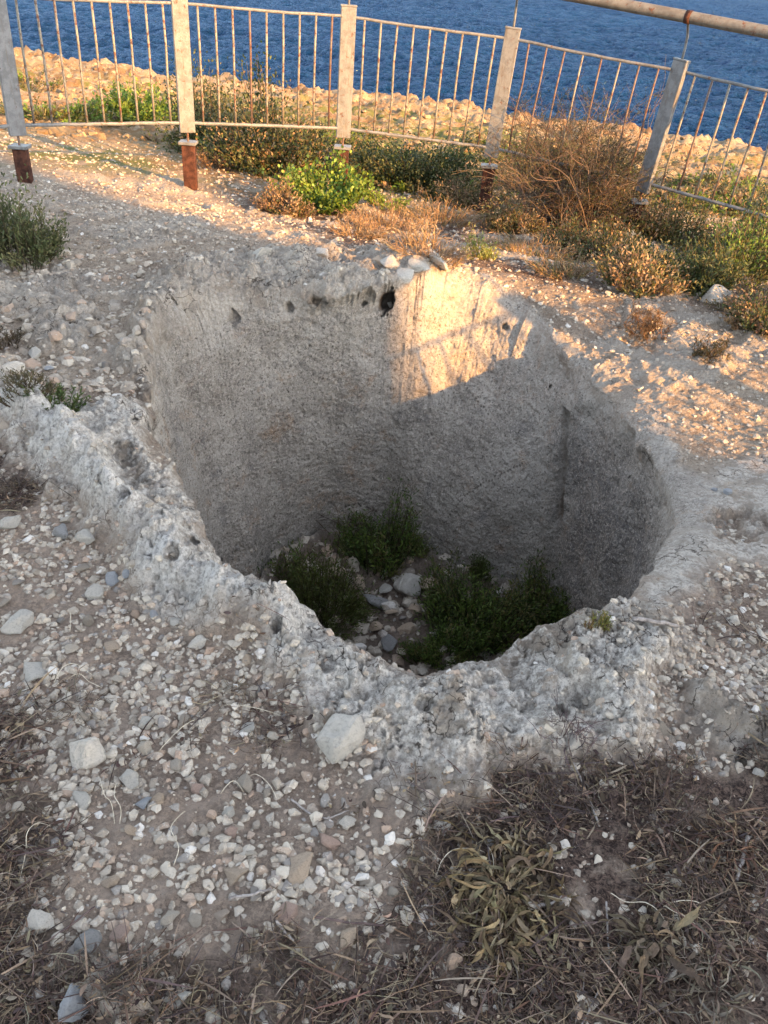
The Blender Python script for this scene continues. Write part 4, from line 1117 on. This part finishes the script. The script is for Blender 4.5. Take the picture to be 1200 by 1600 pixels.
shrub('olive_bush', 'olive bush growing through the fourth panel', 'bush', G(835, 300), 0.55, 0.40, 0.60, 150, 24, 0.03, 0.0045, OL + DRYC[:1], (0.18, 0.13, 0.08), 15)
shrub('green_bush', 'dark green shrub with pale shoots at the right edge', 'bush', G(1130, 440), 0.36, 0.30, 0.56, 150, 26, 0.034, 0.0055, DG + BGc[:1], (0.12, 0.10, 0.05), 16)
shrub('green_bush', 'tall shrub with upright green shoots in the right corner by the railing', 'bush', G(1215, 430), 0.45, 0.34, 0.66, 150, 28, 0.034, 0.0065, BGc + DG, (0.12, 0.10, 0.05), 17)
shrub('olive_bush', 'dark low shrub behind the half buried boulder', 'bush', G(1030, 430), 0.42, 0.30, 0.36, 170, 26, 0.03, 0.005, DG, (0.12, 0.10, 0.05), 18)
shrub('dry_bush', 'brownish low shrub at the right edge beside the boulder', 'bush', G(1200, 490), 0.34, 0.26, 0.24, 120, 22, 0.028, 0.0035, [(0.14, 0.12, 0.06), (0.18, 0.13, 0.08)], (0.12, 0.09, 0.06), 19)
for k, (px, py, rx, h, cc, lab) in enumerate(((945, 410, 0.34, 0.34, DG2 + DRYC, 'brown and green scrub below the twiggy bush'), (1000, 445, 0.30, 0.26, DRYC + OL, 'dry scrub left of the boulder'), (1085, 455, 0.26, 0.30, DG2, 'dark scrub just above the boulder'),
        (800, 360, 0.30, 0.30, DRYC + OL, 'dry scrub at the foot of the fourth post'), (1170, 400, 0.40, 0.50, DG2 + BGc[:1], 'dense green scrub under the rightmost panel'), (950, 340, 0.45, 0.55, OL + DRYC, 'olive scrub behind the bare twiggy bush'),
        (1060, 380, 0.40, 0.45, DG2 + DRYC[:1], 'olive scrub in front of the shaded grey post'), (735, 320, 0.34, 0.30, OL + DRYC, 'yellowish scrub between the middle and fourth posts'), (445, 330, 0.25, 0.22, DRYC + DG2[:1], 'low brown scrub left of the leafy bush'),
        (1190, 515, 0.22, 0.2, DRYC + DG2, 'low scrub at the edge right of the boulder'), (992, 372, 0.32, 0.50, DG2 + DRYC, 'dense brown scrub hiding the foot of the shaded grey post'), (900, 395, 0.30, 0.26, DG2 + DRYC, 'dark scrub under the left half of the bare twiggy bush'))):
    shrub('scrub', lab, 'scrub', G(px, py), rx, rx * 0.75, h, 120, 32, 0.034, 0.005, cc, (0.16, 0.11, 0.07), 140 + k, sparse=0.08, spread=0.09)
twiggy('dry_bush', 'bare sticks poking out of the bush behind the second panel', 'bush', G(400, 250), 0.5, 0.8, 30, [(0.20, 0.15, 0.10), (0.13, 0.10, 0.07)], 160, 2, r0=0.004)
twiggy('dry_weed', 'small dried weed on the sunlit right slope', 'weed', G(1010, 520), 0.16, 0.16, 26, [(0.24, 0.15, 0.09), (0.17, 0.10, 0.07)], 20, 2, r0=0.0022, leafc=(0.2, 0.13, 0.07))
twiggy('dry_weed', 'dark dried weed on the striped right slope below the boulder', 'weed', G(1110, 555), 0.18, 0.12, 22, [(0.14, 0.10, 0.07)], 21, 2, r0=0.002, leafc=(0.12, 0.10, 0.05))
for k, (x_, y_) in enumerate(((2.75, 3.55), (3.2, 3.0))):  # unseen bushes, added to throw shade across the right slope
    g_, _ = drop(x_, y_)
    shrub('olive_bush', ['olive bush on the right of the path beyond the picture edge', 'second olive bush further right beyond the picture edge'][k], 'bush', (x_, y_, g_.z), 0.42, 0.35, 0.55, 80, 22, 0.035, 0.006, DG2, (0.12, 0.09, 0.05), 90 + k)
# mid-distance shelf plants
rr_ = random.Random(77)
for k in range(80):
    px = rr_.uniform(20, 1180); y0_ = np.interp(px, [0, 600, 1200], [105, 190, 285]); py = y0_ + rr_.random() ** 0.7 * (100 if px < 760 else 60) * 0.9 + 12
    if px < 330 and py > 160: continue
    if rr_.random() < 0.25: continue
    p, _ = rc(px, py)
    if p is None or p.y < 8: continue
    s_ = rr_.uniform(0.25, 0.7)
    shrub('coastal_shrub', 'low shrub on the sunlit rock shelf seen ' + ('through the leftmost railing panel' if px < 290 else 'through the second railing panel from the left' if px < 540 else 'through the railing panel in the middle' if px < 780 else 'through the fourth railing panel' if px < 1030 else 'through the rightmost railing panel'), 'shrub', (p.x, p.y, p.z), s_, s_ * 0.7, s_ * rr_.uniform(0.25, 0.5), 60, 14, 0.07, 0.010, OL + BGc[:1] + DRYC[:1], (0.14, 0.11, 0.06), 300 + k, group='low shrubs on the rock shelf ' + ('behind the first panel' if px < 290 else 'behind the second panel' if px < 540 else 'behind the middle panel' if px < 780 else 'behind the fourth panel' if px < 1030 else 'behind the last panel'))
# in the pit
shrub('pit_weed', 'tall dark green weed growing from the foot of the far wall in the pit', 'weed', G(590, 872), 0.26, 0.20, 0.52, 110, 30, 0.034, 0.004, PIT, (0.06, 0.05, 0.03), 22, sparse=0.1)
shrub('pit_weed', 'green weed on the left side of the pit floor', 'weed', G(500, 965), 0.34, 0.34, 0.42, 190, 30, 0.032, 0.0032, [(0.085, 0.105, 0.022), (0.07, 0.085, 0.02)], (0.07, 0.06, 0.03), 23, sparse=0.1)
shrub('pit_weed', 'broad dark green weed filling the right side of the pit floor', 'weed', G(745, 985), 0.36, 0.30, 0.42, 260, 34, 0.034, 0.0035, PIT, (0.05, 0.05, 0.03), 24, sparse=0.08)
shrub('pit_weed', 'weed at the right hand foot of the pit wall', 'weed', G(840, 965), 0.22, 0.24, 0.34, 140, 28, 0.032, 0.0032, PIT, (0.05, 0.05, 0.03), 25, sparse=0.1)
shrub('pit_weed', 'small weed sprig rising behind the right pit weeds', 'weed', G(748, 900), 0.08, 0.07, 0.20, 40, 20, 0.026, 0.003, [(0.085, 0.115, 0.025)], (0.07, 0.06, 0.03), 26, sparse=0.1)
for k, (px, py, s_, lab) in enumerate(((560, 850, 0.16, 'thin weed at the left of the far pit weed'), (640, 868, 0.14, 'thin weed right of the far pit weed'), (690, 930, 0.16, 'weed sprig beside the pit rubble'), (870, 945, 0.15, 'weed sprig at the far right corner of the pit floor'), (455, 915, 0.15, 'weed sprig in the left corner of the pit floor'))):
    shrub('pit_weed', lab, 'weed', G(px, py), s_, s_, s_ * 1.9, 34, 26, 0.036, 0.0035, PIT + [(0.10, 0.12, 0.03)], (0.09, 0.07, 0.04), 180 + k, sparse=0.05, spread=0.08)
twiggy('pit_twigs', 'bare dead stalks at the foot of the far wall in the pit', 'dead plant', G(545, 835), 0.2, 0.32, 14, [(0.14, 0.09, 0.06), (0.09, 0.06, 0.045)], 190, 2, r0=0.003)
shrub('pit_weed', 'low weed under the near edge of the pit', 'weed', G(690, 1025), 0.24, 0.16, 0.22, 110, 24, 0.03, 0.003, PIT, (0.05, 0.05, 0.03), 27, sparse=0.1)
shrub('rim_plant', 'little yellow-green succulent on the right lip of the pit', 'plant', G(940, 975), 0.035, 0.025, 0.060, 26, 14, 0.009, 0.0016, [(0.20, 0.20, 0.045), (0.15, 0.17, 0.04)], (0.16, 0.12, 0.05), 28, sparse=0.1)
shrub('rim_plant', 'tiny reddish sprig left of the succulent on the lip', 'plant', G(918, 980), 0.018, 0.015, 0.035, 10, 8, 0.008, 0.0014, [(0.17, 0.15, 0.045)], (0.18, 0.10, 0.05), 29, sparse=0.1)

# ------------------------------------------------------------------ DEAD PLANT DEBRIS
def litter_mass(name, n, region, seed, L0, L1, w0, w1, cols, label, curl=1.0):
    r = random.Random(seed); S_ = Leafs(); c = 0
    while c < n:
        x, y = region(r)
        if x is None: continue
        p, nn = drop(x, y)
        if p is None: continue
        L = r.uniform(L0, L1); a_ = r.uniform(0, 6.283); k = 5; cur = r.gauss(0, 0.5) * curl
        el = r.uniform(-0.1, 0.35); pts = []; q = np.array([p.x, p.y, p.z + 0.002 + r.random() * 0.014])
        for i in range(k):
            pts.append(q.copy()); a_ += cur + r.gauss(0, 0.15) * curl
            q = q + np.array([math.cos(a_), math.sin(a_), el * (1 - 2.0 * i / k) * 0.8]) * L / k
        W = r.uniform(w0, w1)
        col = vary(cols[r.randrange(len(cols))], r, 0.4)
        if W > 0.0013: S_.ribbon(pts, [W * 0.4, W, W * 1.1, W * 0.8, W * 0.2], (-math.sin(a_), math.cos(a_), r.uniform(-.8, .8)), col)
        else: S_.twig(pts, [W * 1.0, W, W * .9, W * .8, W * .4], col)
        c += 1
    o = S_.build(name, MDRY); tag(o, label, 'debris', kind='stuff'); return o
def reg_lit(th):
    def f(r):
        y = r.uniform(0.38, 2.3); hw = 0.56 * y + 0.3; x = r.uniform(-hw, hw)
        if in_pit(x, y, 0.05): return None, None
        if look(g_lit, x, y) < th * r.random() + 0.1: return None, None
        if cl(x, y, 520, 5.0) < r.uniform(-0.35, 0.25): return None, None
        return x, y
    return f
BR = [(0.115, 0.072, 0.058), (0.055, 0.038, 0.034), (0.18, 0.125, 0.09), (0.27, 0.205, 0.15), (0.10, 0.075, 0.07)]
litter_mass('plant_debris', 9000, reg_lit(1.0), 61, 0.008, 0.06, 0.0004, 0.0011, BR, 'matted dark twigs and dead stems covering the soil in the foreground', 0.35)
litter_mass('plant_debris', 1100, reg_lit(1.0), 64, 0.05, 0.16, 0.0008, 0.0019, BR, 'longer dead stalks lying across the foreground debris', 0.12)
litter_mass('plant_debris', 5200, reg_lit(1.0), 62, 0.006, 0.035, 0.0014, 0.0045, [(0.26, 0.20, 0.14), (0.10, 0.07, 0.055), (0.16, 0.12, 0.085), (0.07, 0.05, 0.045)], 'crumpled dead leaf scraps among the foreground twigs')
litter_mass('dry_straw_litter', 1500, reg_lit(0.5), 63, 0.03, 0.11, 0.0004, 0.0008, [(0.34, 0.28, 0.21), (0.24, 0.19, 0.15)], 'thin bleached straws lying over the foreground soil', 1.2)

def dead_plant(name, label, base, n, L0, L1, w, cols, seed, lift=0.5, rad=0.05):
    r = random.Random(seed); root = empty(name, base); tag(root, label, 'dead plant'); S_ = Leafs()
    for i in range(n):
        a_ = r.uniform(0, 6.283); L = r.uniform(L0, L1); k = 11; el = r.uniform(-0.1, 0.8) * lift; tw = r.gauss(0, 0.30)
        q0 = rad * math.sqrt(r.random()) * (1.0 if i % 3 else 0.3)
        q = np.array([math.cos(a_) * q0, math.sin(a_) * q0, 0.008 + 0.028 * r.random() * lift]); a_ += r.gauss(0, 0.7)
        pts = []; sds = []; rol = r.uniform(-1.4, 1.4)
        for j in range(k):
            pts.append(q.copy()); a_ += tw * 0.5 + r.gauss(0, 0.22)
            d = np.array([math.cos(a_) * math.cos(el), math.sin(a_) * math.cos(el), math.sin(el)]); q = q + d * L / k
            el += -0.20 + r.gauss(0, 0.16)
            if q[2] < 0.005: q[2] = 0.005 + 0.006 * r.random(); el = r.uniform(-0.1, 0.45)
            s0 = np.array([-math.sin(a_), math.cos(a_), 0]); rol += r.gauss(0, 0.5); s0 = s0 * math.cos(rol) + np.array([0, 0, 1]) * math.sin(rol); sds.append(s0)
        W = w * r.uniform(0.35, 1.2)
        prof = np.array([0.5, 0.8, 1.0, 1.1, 1.05, 1.0, 0.9, 0.8, 0.6, 0.35, 0.1]) * np.array([r.uniform(0.75, 1.2) for _ in range(k)])
        P = np.array(pts); SD = np.array(sds); Wd = (prof * W)[:, None]
        nV = np.empty((3 * k, 3)); nV[0::3] = P - SD * Wd; nV[1::3] = P + np.cross(SD, [0.3, 0.2, 0.9]) * Wd * r.uniform(-0.6, 0.6) - np.array([0, 0, 1]) * Wd * 0.4; nV[2::3] = P + SD * Wd
        nV[:, 2] = np.maximum(nV[:, 2], 0.002)
        F = []
        for j in range(k - 1):
            b_ = j * 3; F += [(b_, b_ + 1, b_ + 4, b_ + 3), (b_ + 1, b_ + 2, b_ + 5, b_ + 4)]
        col = vary(cols[r.randrange(len(cols))], r, 0.4)
        S_.V.append(nV); S_.F.append(np.array(F) + S_.n); S_.C.append(np.tile(col, (3 * k, 1))); S_.n += 3 * k
    S_.build('leaves', MDRY, root)
    return root
KH = [(0.24, 0.185, 0.105), (0.17, 0.125, 0.075), (0.31, 0.245, 0.15), (0.12, 0.09, 0.06)]
dead_plant('withered_rosette', 'large withered plant with curling khaki leaves on the ground at lower right', G(785, 1392), 260, 0.05, 0.13, 0.0050, [tuple(0.95 * q for q in c) for c in KH], 70, 0.55, 0.11)
dead_plant('withered_rosette', 'smaller heap of dead leaves below the large withered plant', G(780, 1480), 60, 0.04, 0.10, 0.0055, KH[:2] + [(0.14, 0.10, 0.06)], 71, 0.5)
dead_plant('withered_rosette', 'dead leaf clump left of the coiled pale straw', G(1015, 1475), 45, 0.05, 0.11, 0.0065, [(0.13, 0.10, 0.075), (0.18, 0.14, 0.10)], 72, 0.9)
dead_plant('dead_grass_tuft', 'flattened tuft of dead grass near the bottom right corner', G(1110, 1560), 60, 0.06, 0.13, 0.0022, [(0.14, 0.115, 0.085), (0.20, 0.17, 0.13)], 73, 0.6)
dead_plant('dead_grass_tuft', 'reddish brown dead weed tuft at the right edge', G(1140, 1330), 70, 0.05, 0.13, 0.0022, [(0.17, 0.10, 0.07), (0.10, 0.06, 0.05), (0.24, 0.18, 0.12)], 74, 0.7)
dead_plant('dead_grass_tuft', 'grey dead grass tuft amid the gravel at the left', G(120, 1110), 60, 0.05, 0.12, 0.0012, [(0.24, 0.20, 0.15), (0.13, 0.10, 0.08)], 75, 0.5)
dead_plant('dead_grass_tuft', 'wispy dead grass at the left edge lower down', G(30, 1260), 60, 0.05, 0.12, 0.0012, [(0.20, 0.17, 0.13), (0.12, 0.09, 0.07)], 76, 0.5)
dead_plant('dead_grass_tuft', 'thin dry grass below the near rim left of the big block', G(350, 1090), 60, 0.04, 0.11, 0.0009, [(0.26, 0.21, 0.15), (0.16, 0.12, 0.09)], 77, 0.5)

# sticks and straws, each a thing, laid along photo paths on the real ground
def stick(name, label, pts_px, rad, cols, cat='twig', lift=0.006, taper=0.5, mat=None, arch=0.0):
    P = []
    for i, (a_, b_) in enumerate(pts_px):
        p, nn = rc(a_, b_)
        if p is None or p.z < -0.3: continue
        P.append(np.array([p.x, p.y, p.z + lift + rad]))
    if len(P) < 2: return
    # smooth
    Q_ = []
    for i in range(len(P) - 1):
        p0, p1, p2, p3 = P[max(i - 1, 0)], P[i], P[i + 1], P[min(i + 2, len(P) - 1)]
        for k in range(5):
            t = k / 5; Q_.append(0.5 * ((2 * p1) + (p2 - p0) * t + (2 * p0 - 5 * p1 + 4 * p2 - p3) * t * t + (3 * p1 - p0 - 3 * p2 + p3) * t ** 3))
    Q_.append(P[-1]); n = len(Q_)
    for i, q in enumerate(Q_):
        q[2] += arch * math.sin(math.pi * i / (n - 1))
        q[:2] += np.random.RandomState(i + n).normal(size=2) * rad * 0.25
    org = Q_[0].copy()
    m = MB(); m.tube([q - org for q in Q_], [rad * (1 - taper * i / (n - 1)) for i in range(n)], 7)
    o = m.build(name, mat, None, True); o.location = org
    tag(o, label, cat); return o
MGS = mat_plain('grey_stick', (0.17, 0.15, 0.14), (0.34, 0.31, 0.29), 60, 0.9, 0.1, 0.003)
MDS = mat_plain('dark_twig', (0.07, 0.05, 0.05), (0.15, 0.11, 0.10), 60, 0.9, 0.1, 0.002)
MST = mat_plain('straw', (0.42, 0.36, 0.27), (0.60, 0.54, 0.43), 40, 0.75, 0.2)
MYW = mat_plain('yellow_shoot', (0.34, 0.30, 0.06), (0.46, 0.40, 0.12), 40, 0.75, 0.2)
ST = [('twig', 'long pale grey twig running to the bottom edge at lower right', [(946, 1412), (948, 1470), (950, 1520), (930, 1560), (905, 1610)], 0.0026, MGS),
      ('stick', 'grey stick lying down from the near rim above the withered plant', [(893, 1195), (912, 1235), (935, 1295)], 0.0042, MGS),
      ('twig', 'forked grey twig left of the small white stone', [(455, 1252), (480, 1272), (510, 1282), (545, 1270)], 0.0032, MGS),
      ('stick', 'thick grey stick at the right edge in the dead weeds', [(1165, 1312), (1158, 1345), (1148, 1380)], 0.0065, MGS),
      ('stick', 'short grey stick left of the round tan stone, lower', [(358, 1407), (390, 1402), (424, 1393)], 0.004, MGS),
      ('twig', 'dark twig from the lower middle towards the withered plant', [(490, 1436), (540, 1444), (600, 1450)], 0.0035, MDS),
      ('stick', 'split grey stick below the pink blocky stone', [(430, 1442), (445, 1460), (458, 1475)], 0.0045, MGS),
      ('stick', 'pale stick end lying on the withered plant', [(838, 1420), (858, 1415), (880, 1408)], 0.0048, MGS),
      ('twig', 'straight pale twig left of the withered plant', [(620, 1420), (650, 1420), (680, 1418)], 0.003, MGS),
      ('twig', 'dark twig at the lower left running down', [(0, 1540), (40, 1500), (110, 1450), (150, 1420)], 0.003, MDS),
      ('twig', 'second dark twig at the left edge', [(10, 1480), (18, 1510), (16, 1560)], 0.0034, MDS),
      ('driftwood', 'weathered grey splinter of wood lying on the right rim beside the succulent', [(985, 972), (1020, 976), (1058, 984)], 0.009, MGS),
      ('twig', 'brown stalk hanging at the bottom left of the long pale twig', [(912, 1520), (908, 1560), (898, 1600)], 0.0018, MGS),
      ('straw', 'looped pale straw curving over the right debris', [(1035, 1420), (1052, 1415), (1080, 1416), (1100, 1425), (1116, 1446)], 0.0011, MST),
      ('straw', 'second pale straw crossing under the looped one', [(1036, 1418), (1050, 1432), (1068, 1440), (1090, 1452)], 0.0011, MST),
      ('straw', 'wavy straw arching right of the long pale twig', [(953, 1398), (975, 1415), (1005, 1418), (1028, 1435), (1045, 1465), (1052, 1495)], 0.0011, MST),
      ('straw', 'pale curved straw above the withered plant', [(680, 1375), (690, 1350), (710, 1335), (740, 1333), (758, 1336)], 0.0012, MST),
      ('straw', 'straight straw standing over the withered plant', [(745, 1290), (755, 1320), (768, 1345), (770, 1375)], 0.0010, MST),
      ('straw', 'long wavy straw at the left of the gravel', [(155, 1215), (165, 1250), (175, 1262), (180, 1290)], 0.0010, MST),
      ('straw', 'hooked straw right of the rough whitish stone', [(183, 1225), (180, 1250), (190, 1270), (188, 1290)], 0.0010, MST),
      ('straw', 'hooked pale straw at the left edge above the wedge stone', [(30, 1385), (42, 1340), (45, 1310), (60, 1293), (80, 1294)], 0.0010, MST),
      ('straw', 'thin straw arching on bare soil at the middle', [(345, 1243), (365, 1228), (380, 1240)], 0.0009, MST),
      ('straw', 'second arching straw on bare soil at the middle', [(385, 1220), (400, 1217), (420, 1232), (432, 1250)], 0.0009, MST),
      ('straw', 'straw tangle strand in the left gravel', [(85, 1070), (100, 1050), (120, 1045), (145, 1058)], 0.0010, MST),
      ('straw', 'lower straw strand in the left gravel', [(105, 1065), (125, 1060), (140, 1072), (160, 1078)], 0.0010, MST),
      ('straw', 'straw leaning in the upper left gravel', [(110, 960), (112, 975), (110, 990)], 0.0010, MST),
      ('straw', 'long straw on soil left of the big block', [(248, 1178), (270, 1158), (290, 1140), (305, 1128)], 0.0010, MST),
      ('straw', 'straw lying right of the reddish patch', [(350, 1105), (390, 1112), (440, 1122)], 0.0010, MST),
      ('straw', 'fine straw on the dark debris at lower left', [(272, 1355), (280, 1330), (268, 1300), (290, 1270)], 0.0010, MST),
      ('straw', 'dark reddish stem on the far left wall foot', [(485, 815), (500, 832), (512, 850)], 0.002, MDS)]
for nm, lab, pts, rad, mt in ST:
    stick(nm, lab, pts, rad * 0.8, None, 'straw' if nm == 'straw' else ('driftwood' if nm == 'driftwood' else 'twig'), mat=mt, arch=0.012 if nm == 'straw' else 0.0, taper=0.3 if nm != 'straw' else 0.1)
twiggy('dead_twig_plant', 'thin purple-brown dead branching plant lying over the near rim gravel', 'dead plant', G(885, 1170), 0.10, 0.15, 10, [(0.10, 0.07, 0.075), (0.14, 0.10, 0.10)], 81, 2, r0=0.0018)
twiggy('dead_twig_plant', 'thin dead stem standing on the lichen ridge at the left', 'dead plant', G(122, 775), 0.02, 0.14, 3, [(0.07, 0.055, 0.05)], 82, 1, r0=0.0012)
twiggy('dead_twig_plant', 'grey twiggy mat of dead stems below the ridge at the left edge', 'dead plant', G(20, 760), 0.14, 0.10, 40, [(0.10, 0.08, 0.075), (0.16, 0.13, 0.11)], 83, 2, r0=0.0014)
twiggy('dead_twig_plant', 'spreading dead twigs at the right above the dead weed tuft', 'dead plant', G(1060, 1260), 0.16, 0.12, 34, [(0.09, 0.065, 0.06), (0.15, 0.11, 0.09)], 84, 2, r0=0.0015)
twiggy('dead_twig_plant', 'dead twigs just above the withered plant', 'dead plant', G(860, 1260), 0.16, 0.10, 34, [(0.08, 0.06, 0.06), (0.13, 0.10, 0.09)], 85, 2, r0=0.0014)

# ------------------------------------------------------------------ BUILDING behind the viewer whose shadow covers the foreground
def build_house():
    dx, dy = math.sin(SUN_AZ), math.cos(SUN_AZ)
    ed = Vector((0.36 + dx * 34, 4.15 + dy * 34, 0)); side = Vector((dy, -dx, 0))          # towards the left/back
    side = Vector((-0.70, -0.714, 0)) if side.x > 0 else side
    d2 = Vector((dx, dy, 0))
    root = empty('house', (ed.x, ed.y, 0)); tag(root, 'plain flat-roofed stone house behind the viewer', 'house')
    wm = mat_plain('render_wall', (0.42, 0.36, 0.28), (0.50, 0.44, 0.34), 3, 0.9, 0.1, 0.01)
    b = MB(); b.box(side * 12 + d2 * 5 + Vector((0, 0, 7.5)), side * 12, d2 * 5, (0, 0, 9.0)); b.build('wall', wm, root)
    b = MB(); b.box(side * 12 + d2 * 5 + Vector((0, 0, 16.75)), side * 12.15, d2 * 5.15, (0, 0, 0.24)); b.build('roof', wm, root)
    gm = mat_plain('dark_glass', (0.02, 0.03, 0.04), (0.03, 0.04, 0.05), 3, 0.1, 0.5)
    fm = mat_plain('window_frame', (0.6, 0.58, 0.55), (0.65, 0.62, 0.58), 3, 0.6, 0.3)
    for fl in range(4):
        for k in range(5):
            c = side * (2.6 + k * 4.6) - d2 * 0.02 + Vector((0, 0, 1.8 + fl * 3.1))
            f = MB(); f.box(c, side * 0.7, d2 * 0.05, (0, 0, 0.8)); fo = f.build('window', fm, root)
            f = MB(); f.box(c - d2 * 0.04, side * 0.6, d2 * 0.03, (0, 0, 0.7)); f.build('pane', gm, fo)
build_house()
